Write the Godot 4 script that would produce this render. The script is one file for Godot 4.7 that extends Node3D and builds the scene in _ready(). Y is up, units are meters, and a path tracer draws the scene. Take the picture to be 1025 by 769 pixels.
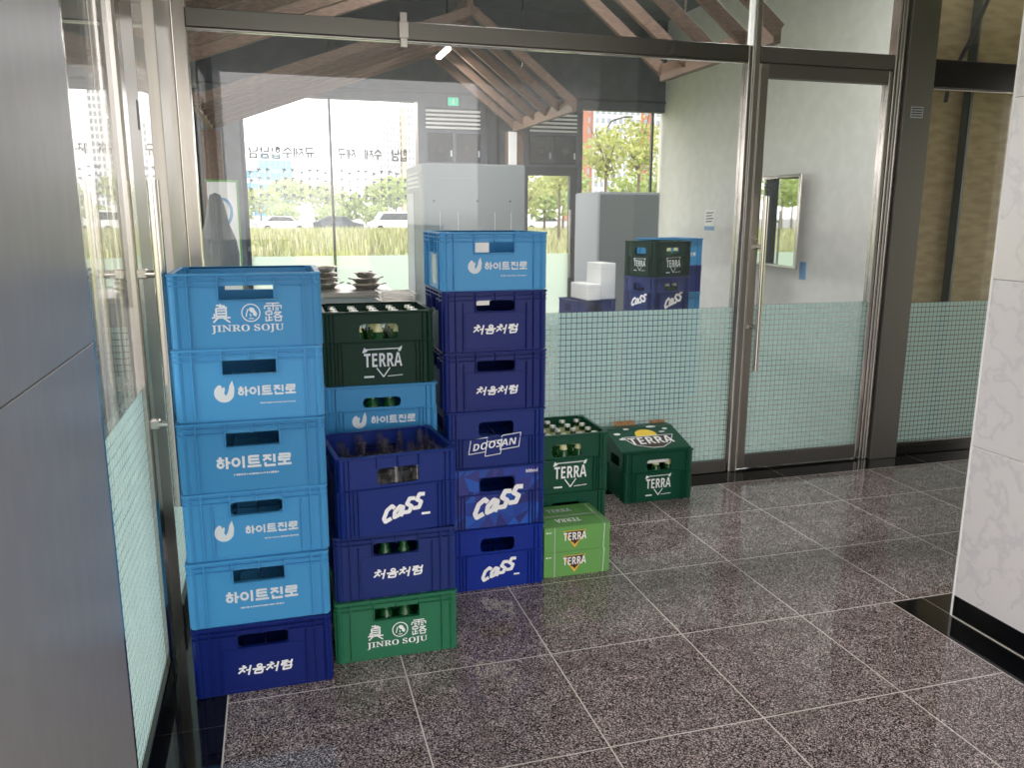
extends Node3D

# ------------------------------------------------------------------ mesh helper
class B:
	var st := SurfaceTool.new()
	var xf := Transform3D()
	func _init():
		st.begin(Mesh.PRIMITIVE_TRIANGLES)
	func v(p: Vector3, n: Vector3, uv := Vector2.ZERO):
		st.set_normal((xf.basis * n).normalized())
		st.set_uv(uv)
		st.add_vertex(xf * p)
	func tri(a: Vector3, b: Vector3, c: Vector3, n: Vector3, ua := Vector2.ZERO, ub := Vector2.ZERO, uc := Vector2.ZERO):
		if (c - a).cross(b - a).dot(n) >= 0.0:
			v(a, n, ua); v(b, n, ub); v(c, n, uc)
		else:
			v(a, n, ua); v(c, n, uc); v(b, n, ub)
	func quad(a: Vector3, b: Vector3, c: Vector3, d: Vector3, n: Vector3, us := 1.0, vs := 1.0):
		tri(a, b, c, n, Vector2(0, vs), Vector2(us, vs), Vector2(us, 0))
		tri(a, c, d, n, Vector2(0, vs), Vector2(us, 0), Vector2(0, 0))
	func flat(a: Vector3, b: Vector3, c: Vector3, d: Vector3, out: Vector3):
		var n := (c - a).cross(b - a)
		if n.length() < 1e-12:
			n = (d - a).cross(c - a)
		n = n.normalized()
		if n.dot(out) < 0.0:
			n = -n
		quad(a, b, c, d, n)
	func bx(lo: Vector3, hi: Vector3):
		var x0 := lo.x; var y0 := lo.y; var z0 := lo.z
		var x1 := hi.x; var y1 := hi.y; var z1 := hi.z
		quad(Vector3(x0, y0, z1), Vector3(x1, y0, z1), Vector3(x1, y1, z1), Vector3(x0, y1, z1), Vector3.BACK)
		quad(Vector3(x1, y0, z0), Vector3(x0, y0, z0), Vector3(x0, y1, z0), Vector3(x1, y1, z0), Vector3.FORWARD)
		quad(Vector3(x0, y0, z0), Vector3(x0, y0, z1), Vector3(x0, y1, z1), Vector3(x0, y1, z0), Vector3.LEFT)
		quad(Vector3(x1, y0, z1), Vector3(x1, y0, z0), Vector3(x1, y1, z0), Vector3(x1, y1, z1), Vector3.RIGHT)
		quad(Vector3(x0, y1, z1), Vector3(x1, y1, z1), Vector3(x1, y1, z0), Vector3(x0, y1, z0), Vector3.UP)
		quad(Vector3(x0, y0, z0), Vector3(x1, y0, z0), Vector3(x1, y0, z1), Vector3(x0, y0, z1), Vector3.DOWN)
	func cb(lo: Vector3, hi: Vector3, c: float):   # box with bevelled edges
		var m := (lo + hi) / 2.0
		var h := (hi - lo) / 2.0
		c = min(c, min(h.x, min(h.y, h.z)) * 0.9)
		for ax in 3:
			for s in [-1.0, 1.0]:
				var n := Vector3.ZERO; n[ax] = s
				var u := (ax + 1) % 3
				var w := (ax + 2) % 3
				var p := []
				for k in [[-1, -1], [1, -1], [1, 1], [-1, 1]]:
					var q := m
					q[ax] += s * h[ax]; q[u] += k[0] * (h[u] - c); q[w] += k[1] * (h[w] - c)
					p.append(q)
				quad(p[0], p[1], p[2], p[3], n)
		for ax in 3:
			var u := (ax + 1) % 3
			var w := (ax + 2) % 3
			for su in [-1.0, 1.0]:
				for sw in [-1.0, 1.0]:
					var n := Vector3.ZERO; n[u] = su; n[w] = sw
					var a := m; var b := m; var d := m; var e := m
					a[ax] -= h[ax] - c; d[ax] -= h[ax] - c; b[ax] += h[ax] - c; e[ax] += h[ax] - c
					for q in [0]:
						a[u] += su * h[u]; a[w] += sw * (h[w] - c)
						b[u] += su * h[u]; b[w] += sw * (h[w] - c)
						d[u] += su * (h[u] - c); d[w] += sw * h[w]
						e[u] += su * (h[u] - c); e[w] += sw * h[w]
					quad(a, b, e, d, n.normalized())
		for sx in [-1.0, 1.0]:
			for sy in [-1.0, 1.0]:
				for sz in [-1.0, 1.0]:
					var k := Vector3(sx, sy, sz)
					tri(m + k * Vector3(h.x, h.y - c, h.z - c), m + k * Vector3(h.x - c, h.y, h.z - c), m + k * Vector3(h.x - c, h.y - c, h.z), k.normalized())
	func tube(p: Vector3, q: Vector3, r: float, seg := 12, r2 := -1.0, caps := true):
		if r2 < 0.0: r2 = r
		var d := (q - p).normalized()
		var u := d.cross(Vector3.UP if abs(d.y) < 0.9 else Vector3.RIGHT).normalized()
		var w := d.cross(u)
		for i in seg:
			var a := TAU * i / seg
			var b := TAU * (i + 1) / seg
			var na := u * cos(a) + w * sin(a)
			var nb := u * cos(b) + w * sin(b)
			smooth4(p + na * r, p + nb * r, q + nb * r2, q + na * r2, na, nb, nb, na)
			if caps:
				tri(p, p + na * r, p + nb * r, -d)
				tri(q, q + na * r2, q + nb * r2, d)
	func smooth4(a: Vector3, b: Vector3, c: Vector3, d: Vector3, na: Vector3, nb: Vector3, nc: Vector3, nd: Vector3):
		if (c - a).cross(b - a).dot(na + nc) >= 0.0:
			v(a, na); v(b, nb); v(c, nc); v(a, na); v(c, nc); v(d, nd)
		else:
			v(a, na); v(c, nc); v(b, nb); v(a, na); v(d, nd); v(c, nc)
	func lathe(prof: Array, seg := 14):
		for k in prof.size() - 1:
			var p: Vector2 = prof[k]
			var q: Vector2 = prof[k + 1]
			var t := (q - p)
			var n2 := Vector2(t.y, -t.x).normalized()
			for i in seg:
				var a := TAU * i / seg
				var b := TAU * (i + 1) / seg
				var ca := Vector3(cos(a), 0, sin(a)); var cbv := Vector3(cos(b), 0, sin(b))
				var na := ca * n2.x + Vector3.UP * n2.y; var nb := cbv * n2.x + Vector3.UP * n2.y
				smooth4(ca * p.x + Vector3.UP * p.y, cbv * p.x + Vector3.UP * p.y, cbv * q.x + Vector3.UP * q.y, ca * q.x + Vector3.UP * q.y, na, nb, nb, na)
	func prism(poly: PackedVector2Array, z0: float, z1: float):   # outline in xy, extruded along z
		var idx := Geometry2D.triangulate_polygon(poly)
		for k in range(0, idx.size(), 3):
			var a := poly[idx[k]]; var b := poly[idx[k + 1]]; var c := poly[idx[k + 2]]
			tri(Vector3(a.x, a.y, z1), Vector3(b.x, b.y, z1), Vector3(c.x, c.y, z1), Vector3.BACK)
			tri(Vector3(a.x, a.y, z0), Vector3(b.x, b.y, z0), Vector3(c.x, c.y, z0), Vector3.FORWARD)
		var cw := Geometry2D.is_polygon_clockwise(poly)
		for k in poly.size():
			var a := poly[k]; var b := poly[(k + 1) % poly.size()]
			var t := b - a
			var n := Vector3(t.y, -t.x, 0) * (-1.0 if cw else 1.0)
			quad(Vector3(a.x, a.y, z0), Vector3(b.x, b.y, z0), Vector3(b.x, b.y, z1), Vector3(a.x, a.y, z1), n.normalized())
	# flat ink: everything next to the plane z = 0, facing +z; pieces that cross lie a hair apart
	var layer := 0
	func fill(poly: Array):
		var pp := PackedVector2Array(poly)
		layer = (layer + 1) % 28
		var hz := layer * 0.00002
		var idx := Geometry2D.triangulate_polygon(pp)
		for k in range(0, idx.size(), 3):
			var a := pp[idx[k]]; var b := pp[idx[k + 1]]; var c := pp[idx[k + 2]]
			tri(Vector3(a.x, a.y, hz), Vector3(b.x, b.y, hz), Vector3(c.x, c.y, hz), Vector3.BACK)
	func dot(c: Vector2, rx: float, ry := -1.0, seg := 10):
		if ry < 0.0: ry = rx
		var pts := []
		for i in seg:
			pts.append(c + Vector2(cos(TAU * i / seg) * rx, sin(TAU * i / seg) * ry))
		fill(pts)
	func stroke(pts: Array, w: float, round_ends := false):
		for k in pts.size() - 1:
			var a: Vector2 = pts[k]; var b: Vector2 = pts[k + 1]
			var t := (b - a).normalized(); var s := Vector2(-t.y, t.x) * w / 2.0
			fill([a - s, b - s, b + s, a + s])
			if k > 0 or round_ends: dot(a, w / 2.0, -1.0, 8)
		if round_ends: dot(pts[-1], w / 2.0, -1.0, 8)
	func ring(c: Vector2, rx: float, ry: float, w: float, seg := 20):
		for i in seg:
			var a := TAU * i / seg; var b := TAU * (i + 1) / seg
			var da := Vector2(cos(a), sin(a)); var db := Vector2(cos(b), sin(b))
			var o := Vector2(rx + w / 2, ry + w / 2); var n := Vector2(rx - w / 2, ry - w / 2)
			fill([c + da * n, c + da * o, c + db * o, c + db * n])
	func done() -> ArrayMesh:
		return st.commit()

var M := {}
var used := {}

func numbered(called: String) -> String:
	var n: int = used.get(called, 0)
	used[called] = n + 1
	return called if n == 0 else "%s_%03d" % [called, n]

func obj(called: String, mesh: Mesh, m: Material, parent: Node = null, at := Vector3.ZERO, turn := 0.0) -> MeshInstance3D:
	var o := MeshInstance3D.new()
	o.name = numbered(called) if parent == null else called
	o.mesh = mesh
	o.material_override = m
	(self if parent == null else parent).add_child(o, true)
	o.position = at
	o.rotation.y = turn
	return o

func tag(o: Node, label: String, category := "", group := "", kind := ""):
	if label: o.set_meta("label", label)
	if category: o.set_meta("category", category)
	if group: o.set_meta("group", group)
	if kind: o.set_meta("kind", kind)

func thing(called: String, label: String, category: String, at := Vector3.ZERO, turn := 0.0, group := "") -> Node3D:
	var o := Node3D.new()
	o.name = numbered(called)
	add_child(o)
	o.position = at
	o.rotation.y = turn
	tag(o, label, category, group)
	return o

func struct(called: String, label: String) -> Node3D:
	var o := Node3D.new()
	o.name = called
	add_child(o, true)
	tag(o, label, called.get_slice("_", 0), "", "structure")
	return o

func box(lo: Vector3, hi: Vector3, c := 0.0) -> ArrayMesh:
	var b := B.new()
	if c > 0.0: b.cb(lo, hi, c)
	else: b.bx(lo, hi)
	return b.done()

func c8(r: int, g: int, b: int) -> Color:
	return Color(r / 255.0, g / 255.0, b / 255.0)

func mat(c: Color, rough := 0.5, metal := 0.0, spec := 0.5) -> StandardMaterial3D:
	var m := StandardMaterial3D.new()
	m.albedo_color = c
	m.roughness = rough
	m.metallic = metal
	m.metallic_specular = spec
	return m

func noise_tex(type: int, freq: float, cols: Array, offs: Array, seed_n: int, size := 512, oct := 1) -> NoiseTexture2D:
	var n := FastNoiseLite.new()
	n.noise_type = type
	n.seed = seed_n
	n.frequency = freq
	n.fractal_octaves = oct
	n.fractal_type = FastNoiseLite.FRACTAL_NONE if oct == 1 else FastNoiseLite.FRACTAL_FBM
	n.cellular_return_type = FastNoiseLite.RETURN_CELL_VALUE
	var g := Gradient.new()
	g.offsets = PackedFloat32Array(offs)
	g.colors = PackedColorArray(cols)
	var t := NoiseTexture2D.new()
	t.width = size; t.height = size
	t.seamless = true
	t.noise = n
	t.color_ramp = g
	return t

func tri_mat(t: Texture2D, scale: Vector3, rough: float, spec := 0.5) -> StandardMaterial3D:
	var m := mat(Color.WHITE, rough, 0.0, spec)
	m.albedo_texture = t
	m.uv1_triplanar = true
	m.uv1_world_triplanar = true
	m.uv1_scale = scale
	return m

func glass_mat(tint: Color, a: float) -> StandardMaterial3D:
	var m := mat(tint, 0.0)
	m.transparency = BaseMaterial3D.TRANSPARENCY_ALPHA
	m.albedo_color.a = a
	return m

func film_texture(cell: Color, line: Color, wide: int) -> ImageTexture:
	var im := Image.create(64, 64, false, Image.FORMAT_RGBA8)
	im.fill(cell)
	im.fill_rect(Rect2i(0, 0, 64, wide), line)
	im.fill_rect(Rect2i(0, 0, wide, 64), line)
	return ImageTexture.create_from_image(im)

func _ready():
	# ---- camera
	var yaw := 0.283277; var pitch := 0.204913; var roll := 0.00295
	var fwd := Vector3(sin(yaw), 0, -cos(yaw)); var right := Vector3(cos(yaw), 0, sin(yaw))
	var f2 := fwd * cos(pitch) - Vector3.UP * sin(pitch)
	var u2 := Vector3.UP * cos(pitch) + fwd * sin(pitch)
	var r3 := right * cos(roll) + u2 * sin(roll)
	var u3 := u2 * cos(roll) - right * sin(roll)
	var cam := Camera3D.new()
	cam.name = "camera"
	cam.transform = Transform3D(Basis(r3, u3, -f2), Vector3(0, 1.48, 0))
	cam.fov = rad_to_deg(2.0 * atan(384.5 / 814.52))
	cam.near = 0.05
	cam.far = 1000.0
	add_child(cam)
	cam.current = true
	# ---- overcast daylight and exposure
	var sky_mat := ProceduralSkyMaterial.new()
	sky_mat.sky_top_color = Color(1.0, 0.985, 0.975)
	sky_mat.sky_horizon_color = Color(1.0, 0.99, 0.985)
	sky_mat.ground_bottom_color = Color(0.5, 0.5, 0.48)
	sky_mat.ground_horizon_color = Color(0.9, 0.9, 0.9)
	sky_mat.sky_energy_multiplier = 1.0
	var sky := Sky.new()
	sky.sky_material = sky_mat
	var env := Environment.new()
	env.background_mode = Environment.BG_SKY
	env.sky = sky
	env.background_energy_multiplier = 1.0
	env.tonemap_mode = Environment.TONE_MAPPER_LINEAR
	env.tonemap_exposure = 3.75
	env.sdfgi_enabled = true
	env.ssao_enabled = true
	env.ssil_enabled = true
	var we := WorldEnvironment.new()
	we.name = "world_environment"
	we.environment = env
	add_child(we)
	# ---- the place
	make_materials()
	build_vestibule()
	build_restaurant()
	build_crates()
	build_outside()

func make_materials():
	var CV := FastNoiseLite.TYPE_CELLULAR
	var SX := FastNoiseLite.TYPE_SIMPLEX_SMOOTH
	var g1 := noise_tex(CV, 0.30, [c8(32, 28, 28), c8(80, 71, 71), c8(126, 113, 112), c8(170, 155, 153), c8(234, 218, 216)], [0.0, 0.3, 0.52, 0.75, 1.0], 11, 1024)
	M.granite = tri_mat(g1, Vector3(1.05, 1.05, 1.05), 0.03, 0.55)
	M.granite.detail_enabled = true
	M.granite.detail_blend_mode = BaseMaterial3D.BLEND_MODE_MUL
	M.granite.detail_albedo = noise_tex(SX, 0.012, [Color(0.93, 0.925, 0.92), Color(1, 1, 1)], [0.3, 0.7], 5, 512, 3)
	M.black_stone = tri_mat(noise_tex(CV, 0.3, [c8(9, 9, 11), c8(20, 20, 22), c8(36, 36, 38)], [0.0, 0.7, 1.0], 12, 512), Vector3.ONE * 2.0, 0.06, 0.55)
	M.grout = mat(c8(214, 206, 198), 0.9)
	var mar := noise_tex(SX, 0.006, [c8(242, 237, 238), c8(242, 237, 238), c8(230, 226, 229), c8(241, 236, 237), c8(243, 239, 239)], [0.0, 0.4, 0.5, 0.56, 1.0], 31, 1024, 5)
	M.marble = tri_mat(mar, Vector3.ONE * 0.75, 0.16, 0.5)
	M.stone = tri_mat(noise_tex(SX, 0.02, [c8(146, 146, 148), c8(149, 149, 151), c8(152, 152, 154)], [0.2, 0.5, 0.8], 41, 512, 4), Vector3(1.6, 0.6, 1.6), 0.34, 0.45)
	M.joint = mat(c8(196, 196, 198), 0.8)
	M.steel = mat(c8(200, 195, 188), 0.2, 1.0)
	M.steel_brushed = mat(c8(176, 170, 162), 0.36, 1.0)
	M.steel_dark = mat(c8(88, 86, 82), 0.2, 1.0)
	M.glass = glass_mat(c8(225, 240, 236), 0.02)
	M.film = mat(Color.WHITE, 0.6)
	M.film.albedo_texture = film_texture(Color(0.80, 0.92, 0.90, 0.93), Color(0.40, 0.55, 0.55, 0.30), 8)
	M.film.transparency = BaseMaterial3D.TRANSPARENCY_ALPHA
	M.film.backlight_enabled = true
	M.film.backlight = Color(0.8, 0.8, 0.8)
	M.film_plain = M.film.duplicate()
	M.film_plain.backlight = Color(1.0, 1.0, 1.0)
	M.film_plain.albedo_texture = film_texture(Color(0.88, 0.95, 0.92, 0.93), Color(0.8, 0.9, 0.88, 0.9), 4)
	M.sky_blue = mat(c8(72, 152, 206), 0.34, 0.0, 0.4)
	M.sky_blue_deep = mat(c8(62, 140, 192), 0.34, 0.0, 0.4)
	M.navy = mat(c8(12, 32, 108), 0.34, 0.0, 0.38)
	M.navy_grey = mat(c8(30, 48, 112), 0.4, 0.0, 0.38)
	M.royal = mat(c8(12, 44, 142), 0.34, 0.0, 0.38)
	M.royal_deep = mat(c8(12, 40, 116), 0.34, 0.0, 0.38)
	M.green_crate = mat(c8(34, 112, 78), 0.36)
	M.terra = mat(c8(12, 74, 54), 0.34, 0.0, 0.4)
	M.terra_shaded = mat(c8(5, 46, 34), 0.4, 0.0, 0.3)  # darker copy of the crate green, shade put into the colour
	M.ink = mat(c8(248, 248, 248), 0.55)
	M.ink_soft = mat(c8(216, 224, 229), 0.55)
	M.lime = mat(c8(106, 164, 86), 0.42)
	M.brown_ink = mat(c8(60, 42, 30), 0.5)
	M.gold_ink = mat(c8(236, 184, 70), 0.5)
	M.yellow_ink = mat(c8(244, 208, 60), 0.5)
	M.tape = glass_mat(c8(235, 245, 240), 0.45)
	M.tape.roughness = 0.2
	M.card = tri_mat(noise_tex(SX, 0.05, [c8(150, 112, 76), c8(178, 138, 98)], [0.3, 0.7], 71, 256, 3), Vector3.ONE * 3.0, 0.85)
	M.green_glass = glass_mat(c8(24, 92, 40), 0.62)
	M.green_glass.roughness = 0.05
	M.clear_bottle = glass_mat(c8(70, 62, 54), 0.22)
	M.clear_bottle.roughness = 0.05
	M.brown_glass = glass_mat(c8(52, 32, 20), 0.75)
	M.brown_glass.roughness = 0.05
	M.cap = mat(c8(206, 206, 196), 0.3, 0.7)
	M.neck_label = mat(c8(224, 222, 170), 0.5)
	M.wood = tri_mat(noise_tex(SX, 0.02, [c8(96, 76, 64), c8(112, 88, 74), c8(124, 100, 84)], [0.25, 0.5, 0.75], 81, 512, 4), Vector3(1.5, 6.0, 6.0), 0.55)
	M.dark_wall = tri_mat(noise_tex(SX, 0.02, [c8(86, 91, 98), c8(96, 101, 108)], [0.3, 0.7], 91, 256, 3), Vector3.ONE * 0.8, 0.7)
	M.dark_frame = mat(c8(62, 65, 70), 0.45)
	M.light_wall = tri_mat(noise_tex(SX, 0.03, [c8(222, 223, 219), c8(228, 229, 225)], [0.3, 0.7], 92, 256, 3), Vector3.ONE * 0.7, 0.75)
	M.white = mat(c8(236, 236, 234), 0.6)
	M.fridge = mat(c8(128, 136, 138), 0.38)
	M.post = mat(c8(118, 115, 110), 0.5, 0.85)
	M.beam = mat(c8(112, 110, 104), 0.34, 0.9)
	M.fridge_light = mat(c8(182, 187, 192), 0.3)
	M.inner_floor = tri_mat(noise_tex(SX, 0.02, [c8(118, 114, 108), c8(136, 132, 126)], [0.3, 0.7], 93, 256, 3), Vector3.ONE * 0.6, 0.35)
	M.ceiling = mat(c8(222, 222, 220), 0.8)
	M.plywood = tri_mat(noise_tex(SX, 0.02, [c8(168, 147, 107), c8(181, 160, 119), c8(189, 169, 129)], [0.25, 0.5, 0.75], 94, 512, 4), Vector3(0.5, 1.6, 0.5), 0.7)
	M.stud = mat(c8(96, 100, 98), 0.4, 0.8)
	M.black = mat(c8(18, 18, 19), 0.5)
	M.rubber = mat(c8(28, 28, 30), 0.7)
	M.mirror = mat(c8(222, 228, 224), 0.02, 1.0)
	M.blue_switch = mat(c8(110, 160, 205), 0.4)
	M.grass = mat(Color.WHITE, 0.85)
	M.grass.vertex_color_use_as_albedo = true
	M.leaf = mat(Color.WHITE, 0.7)
	M.leaf.vertex_color_use_as_albedo = true
	M.leaf.backlight_enabled = true
	M.leaf.backlight = Color(0.6, 0.6, 0.6)
	M.bark = mat(c8(104, 92, 80), 0.9)
	M.asphalt = tri_mat(noise_tex(SX, 0.05, [c8(120, 120, 120), c8(140, 140, 138)], [0.3, 0.7], 95, 256, 3), Vector3.ONE * 0.2, 0.9)
	M.meadow = tri_mat(noise_tex(SX, 0.03, [c8(150, 166, 82), c8(176, 186, 104), c8(200, 202, 136)], [0.25, 0.5, 0.75], 96, 512, 4), Vector3.ONE * 0.15, 0.95)
	M.window_hazed = mat(c8(146, 156, 164), 0.15)  # window tone paled so that distant haze sits in the colour
	M.window_blue = mat(c8(84, 160, 196), 0.12)
	M.facade_white = mat(c8(226, 226, 224), 0.8)
	M.facade_brick = mat(c8(176, 116, 92), 0.85)
	M.facade_tan = mat(c8(214, 190, 150), 0.85)
	M.car_glass = mat(c8(30, 36, 42), 0.08)
	M.form_grey = mat(c8(120, 124, 126), 0.9)
	M.lamp = mat(Color.WHITE, 0.5)
	M.lamp.emission_enabled = true
	M.lamp.emission = Color(1, 0.98, 0.94)
	M.lamp.emission_energy_multiplier = 2.0
	M.exit_sign = mat(c8(60, 170, 130), 0.5)
	M.exit_sign.emission_enabled = true
	M.exit_sign.emission = c8(60, 190, 150)
	M.exit_sign.emission_energy_multiplier = 0.25
	M.decal = mat(c8(62, 66, 72), 0.7)

# ------------------------------------------------------------------ lettering
var GLYPH := {
	"ha": [[[.2, .93], [.42, .93]], [[.05, .74], [.58, .74]], ["o", .31, .36, .19, .2], [[.76, 1.0], [.76, 0.0]], [[.76, .52], [1.0, .52]]],
	"i": [["o", .3, .52, .24, .3], [[.84, 1.0], [.84, 0.0]]],
	"teu": [[[.12, .93], [.88, .93]], [[.12, .66], [.86, .66]], [[.16, .97], [.16, .38], [.9, .38]], [[0.0, .1], [1.0, .1]]],
	"jin": [[[.05, .9], [.64, .9]], [[.34, .88], [.25, .66], [.05, .5]], [[.34, .74], [.64, .5]], [[.86, 1.0], [.86, .3]], [[.2, .34], [.2, .06], [.94, .06]]],
	"ro": [[[.1, .93], [.88, .93], [.88, .7], [.12, .7], [.12, .46], [.92, .46]], [[.5, .46], [.5, .1]], [[0.0, .1], [1.0, .1]]],
	"cheo": [[[.22, 1.0], [.46, .94]], [[0.0, .72], [.58, .8]], [[.36, .76], [.24, .5], [.02, .22]], [[.3, .52], [.52, .3]], [[.56, .5], [.84, .54]], [[.86, 1.0], [.82, -.06]]],
	"eum": [["o", .5, .82, .17, .14], [[.0, .5], [1.0, .56]], [[.24, .36], [.22, .04], [.78, .02]], [[.24, .36], [.8, .36], [.78, .02]]],
	"reom": [[[.06, .92], [.52, .96], [.46, .78], [.12, .72], [.1, .54], [.54, .58]], [[.56, .74], [.82, .78]], [[.86, 1.04], [.82, .44]], [[.28, .36], [.9, .4], [.84, .08], [.3, .02], [.28, .36]]],
	"jinh": [[[.28, .98], [.74, .92]], [[.5, 1.05], [.46, .84], [.84, .84]], [[.26, .8], [.26, .36], [.78, .36], [.78, .8], [.26, .8]], [[.28, .66], [.76, .66]], [[.28, .51], [.76, .51]], [[.02, .26], [1.0, .26]], [[.36, .26], [.08, .0]], [[.62, .26], [.96, -.02]], [[.16, .5], [.16, .28]]],
	"roh": [[[.15, 1.02], [.85, 1.02]], [[.04, .7], [.08, .88], [.94, .88], [.94, .7]], [[.5, 1.0], [.5, .6]], [[.2, .76], [.38, .74]], [[.2, .65], [.38, .63]], [[.62, .76], [.8, .74]], [[.62, .65], [.8, .63]], [[.1, .54], [.42, .54], [.42, .38], [.1, .38], [.1, .54]], [[.26, .38], [.26, .04]], [[.1, .26], [.1, .0], [.46, .06]], [[.26, .2], [.42, .2]], [[.66, .56], [.54, .4]], [[.6, .5], [.92, .5], [.5, .22]], [[.62, .42], [1.0, .22]], [[.6, .2], [.6, .0], [.9, .0], [.9, .2], [.6, .2]]],
	"gyu": [[[.15, .95], [.85, .95], [.82, .6]], [[0.0, .5], [1.0, .5]], [[.36, .5], [.36, .0]], [[.68, .5], [.68, .0]]],
	"je": [[[.0, .85], [.5, .85]], [[.26, .85], [.0, .2]], [[.28, .6], [.5, .25]], [[.52, .5], [.72, .5]], [[.72, .95], [.72, .0]], [[.94, 1.0], [.94, .0]]],
	"su": [[[.5, 1.0], [.1, .6]], [[.5, .9], [.9, .6]], [[0.0, .42], [1.0, .42]], [[.5, .42], [.5, .0]]],
	"hap": [[[.2, 1.0], [.5, 1.0]], [[.05, .88], [.6, .88]], ["o", .33, .66, .17, .13], [[.82, 1.0], [.82, .45]], [[.82, .7], [1.0, .7]], [[.2, .4], [.2, .0], [.85, .0], [.85, .4]], [[.2, .2], [.85, .2]]],
	"nam": [[[.1, 1.0], [.1, .6], [.6, .6]], [[.8, 1.0], [.8, .45]], [[.8, .75], [1.0, .75]], [[.2, .35], [.8, .35], [.8, .0], [.2, .0], [.2, .35]]],
	"C": [[[.95, .8], [.6, .97], [.2, .72], [.08, .22], [.3, .02], [.82, .2]]],
	"a": [[[.86, .62], [.5, .7], [.12, .36], [.18, .04], [.56, .14], [.86, .62], [.82, .04]]],
	"s": [[[.96, .9], [.42, .92], [.26, .6], [.76, .42], [.66, .08], [.04, .06]]],
}

func glyph(b: B, name: String, at: Vector2, w: float, h: float, t: float, slant := 0.0):
	for s in GLYPH[name]:
		if s[0] is String:
			b.ring(at + Vector2(s[1] * w + slant * s[2] * h, s[2] * h), s[3] * w, s[4] * h, t)
		else:
			var pts := []
			for p in s:
				pts.append(at + Vector2(p[0] * w + slant * p[1] * h, p[1] * h))
			b.stroke(pts, t)

func ink(parent: Node, called: String, b: B, m: Material, at: Vector3, turn := 0.0) -> MeshInstance3D:
	return obj(called, b.done(), m, parent, at, turn)

func word(parent: Node, names: Array, width: float, h: float, t: float, m: Material, at: Vector3, gap := 0.12, slant := 0.0, rise := 0.0, turn := 0.0, mirrored := false, called := "lettering") -> MeshInstance3D:
	var b := B.new()
	if mirrored: b.xf = Transform3D(Basis(Vector3(-1, 0, 0), Vector3(0, 1, 0), Vector3(0, 0, 1)), Vector3.ZERO)
	var n := names.size()
	var w := width / (n + gap * (n - 1))
	for k in n:
		if names[k] == " ": continue
		glyph(b, names[k], Vector2(-width / 2 + k * w * (1 + gap), -h / 2 + rise * (k - (n - 1) / 2.0)), w, h, t, slant)
	return ink(parent, called, b, m, at, turn)

func text(parent: Node, s: String, font_name: String, width: float, h: float, m: Material, at: Vector3, turn := 0.0, tilt := 0.0, skew := 0.0, roll := 0.0, called := "lettering") -> MeshInstance3D:
	var f := SystemFont.new()
	f.font_names = PackedStringArray([font_name])
	f.font_weight = 700
	var tm := TextMesh.new()
	tm.font = f
	tm.text = s
	tm.font_size = 64
	tm.pixel_size = 0.01
	tm.depth = 0.0
	tm.curve_step = 4.0
	var arr := tm.get_mesh_arrays()
	var vs: PackedVector3Array = arr[Mesh.ARRAY_VERTEX]
	var bb := AABB(vs[0], Vector3.ZERO)
	for q in vs: bb = bb.expand(q)
	var c := bb.get_center()
	for k in vs.size():
		var q := vs[k] - c
		q.x *= width / bb.size.x
		q.y *= h / bb.size.y
		q.x += skew * q.y
		q.z = 0.0
		vs[k] = q
	arr[Mesh.ARRAY_VERTEX] = vs
	var am := ArrayMesh.new()
	am.add_surface_from_arrays(Mesh.PRIMITIVE_TRIANGLES, arr)
	var o := obj(called, am, m, parent, at)
	o.rotation = Vector3(tilt, turn, roll)
	return o

func swoosh_logo(parent: Node, r: float, m: Material, at: Vector3):
	var b := B.new()
	var pts := []
	for k in 17:
		var a := deg_to_rad(118.0 + 244.0 * k / 16.0)
		pts.append(Vector2(cos(a), sin(a)) * r)
	pts.append_array([Vector2(1.04, .5) * r, Vector2(.86, 1.3) * r, Vector2(.56, .8) * r, Vector2(.46, .3) * r, Vector2(.3, -.12) * r, Vector2(.12, -.3) * r, Vector2(.0, .0) * r, Vector2(.12, .42) * r, Vector2(.02, .66) * r, Vector2(-.2, .5) * r, Vector2(-.24, .8) * r])
	b.fill(pts)
	ink(parent, "emblem", b, m, at)

func ring_emblem(parent: Node, r: float, m: Material, at: Vector3):
	var b := B.new()
	b.ring(Vector2.ZERO, r, r, r * 0.12, 28)
	b.fill([Vector2(-.1, .62) * r, Vector2(.3, .56) * r, Vector2(.5, .2) * r, Vector2(.68, -.1) * r, Vector2(.56, -.46) * r, Vector2(.26, -.3) * r, Vector2(.2, -.02) * r, Vector2(-.06, .1) * r, Vector2(-.2, .36) * r])
	b.stroke([Vector2(-.3, .44) * r, Vector2(-.46, .0) * r, Vector2(-.54, -.46) * r], .13 * r)
	b.stroke([Vector2(-.08, -.1) * r, Vector2(-.02, -.44) * r], .12 * r)
	b.stroke([Vector2(-.26, -.66) * r, Vector2(.3, -.68) * r], .1 * r)
	ink(parent, "emblem", b, m, at)

func fine_print(parent: Node, width: float, h: float, m: Material, at: Vector3, seed_n := 1, turn := 0.0):
	var b := B.new()
	var rng := RandomNumberGenerator.new()
	rng.seed = seed_n
	var x := -width / 2
	while x < width / 2:
		var w := rng.randf_range(.35, .9) * h
		b.stroke([Vector2(x, rng.randf_range(-.1, .1) * h), Vector2(min(x + w, width / 2), 0)], h * rng.randf_range(.6, 1.0))
		x += w + h * rng.randf_range(.15, .6)
	ink(parent, "fine_print", b, m, at, turn)

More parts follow.
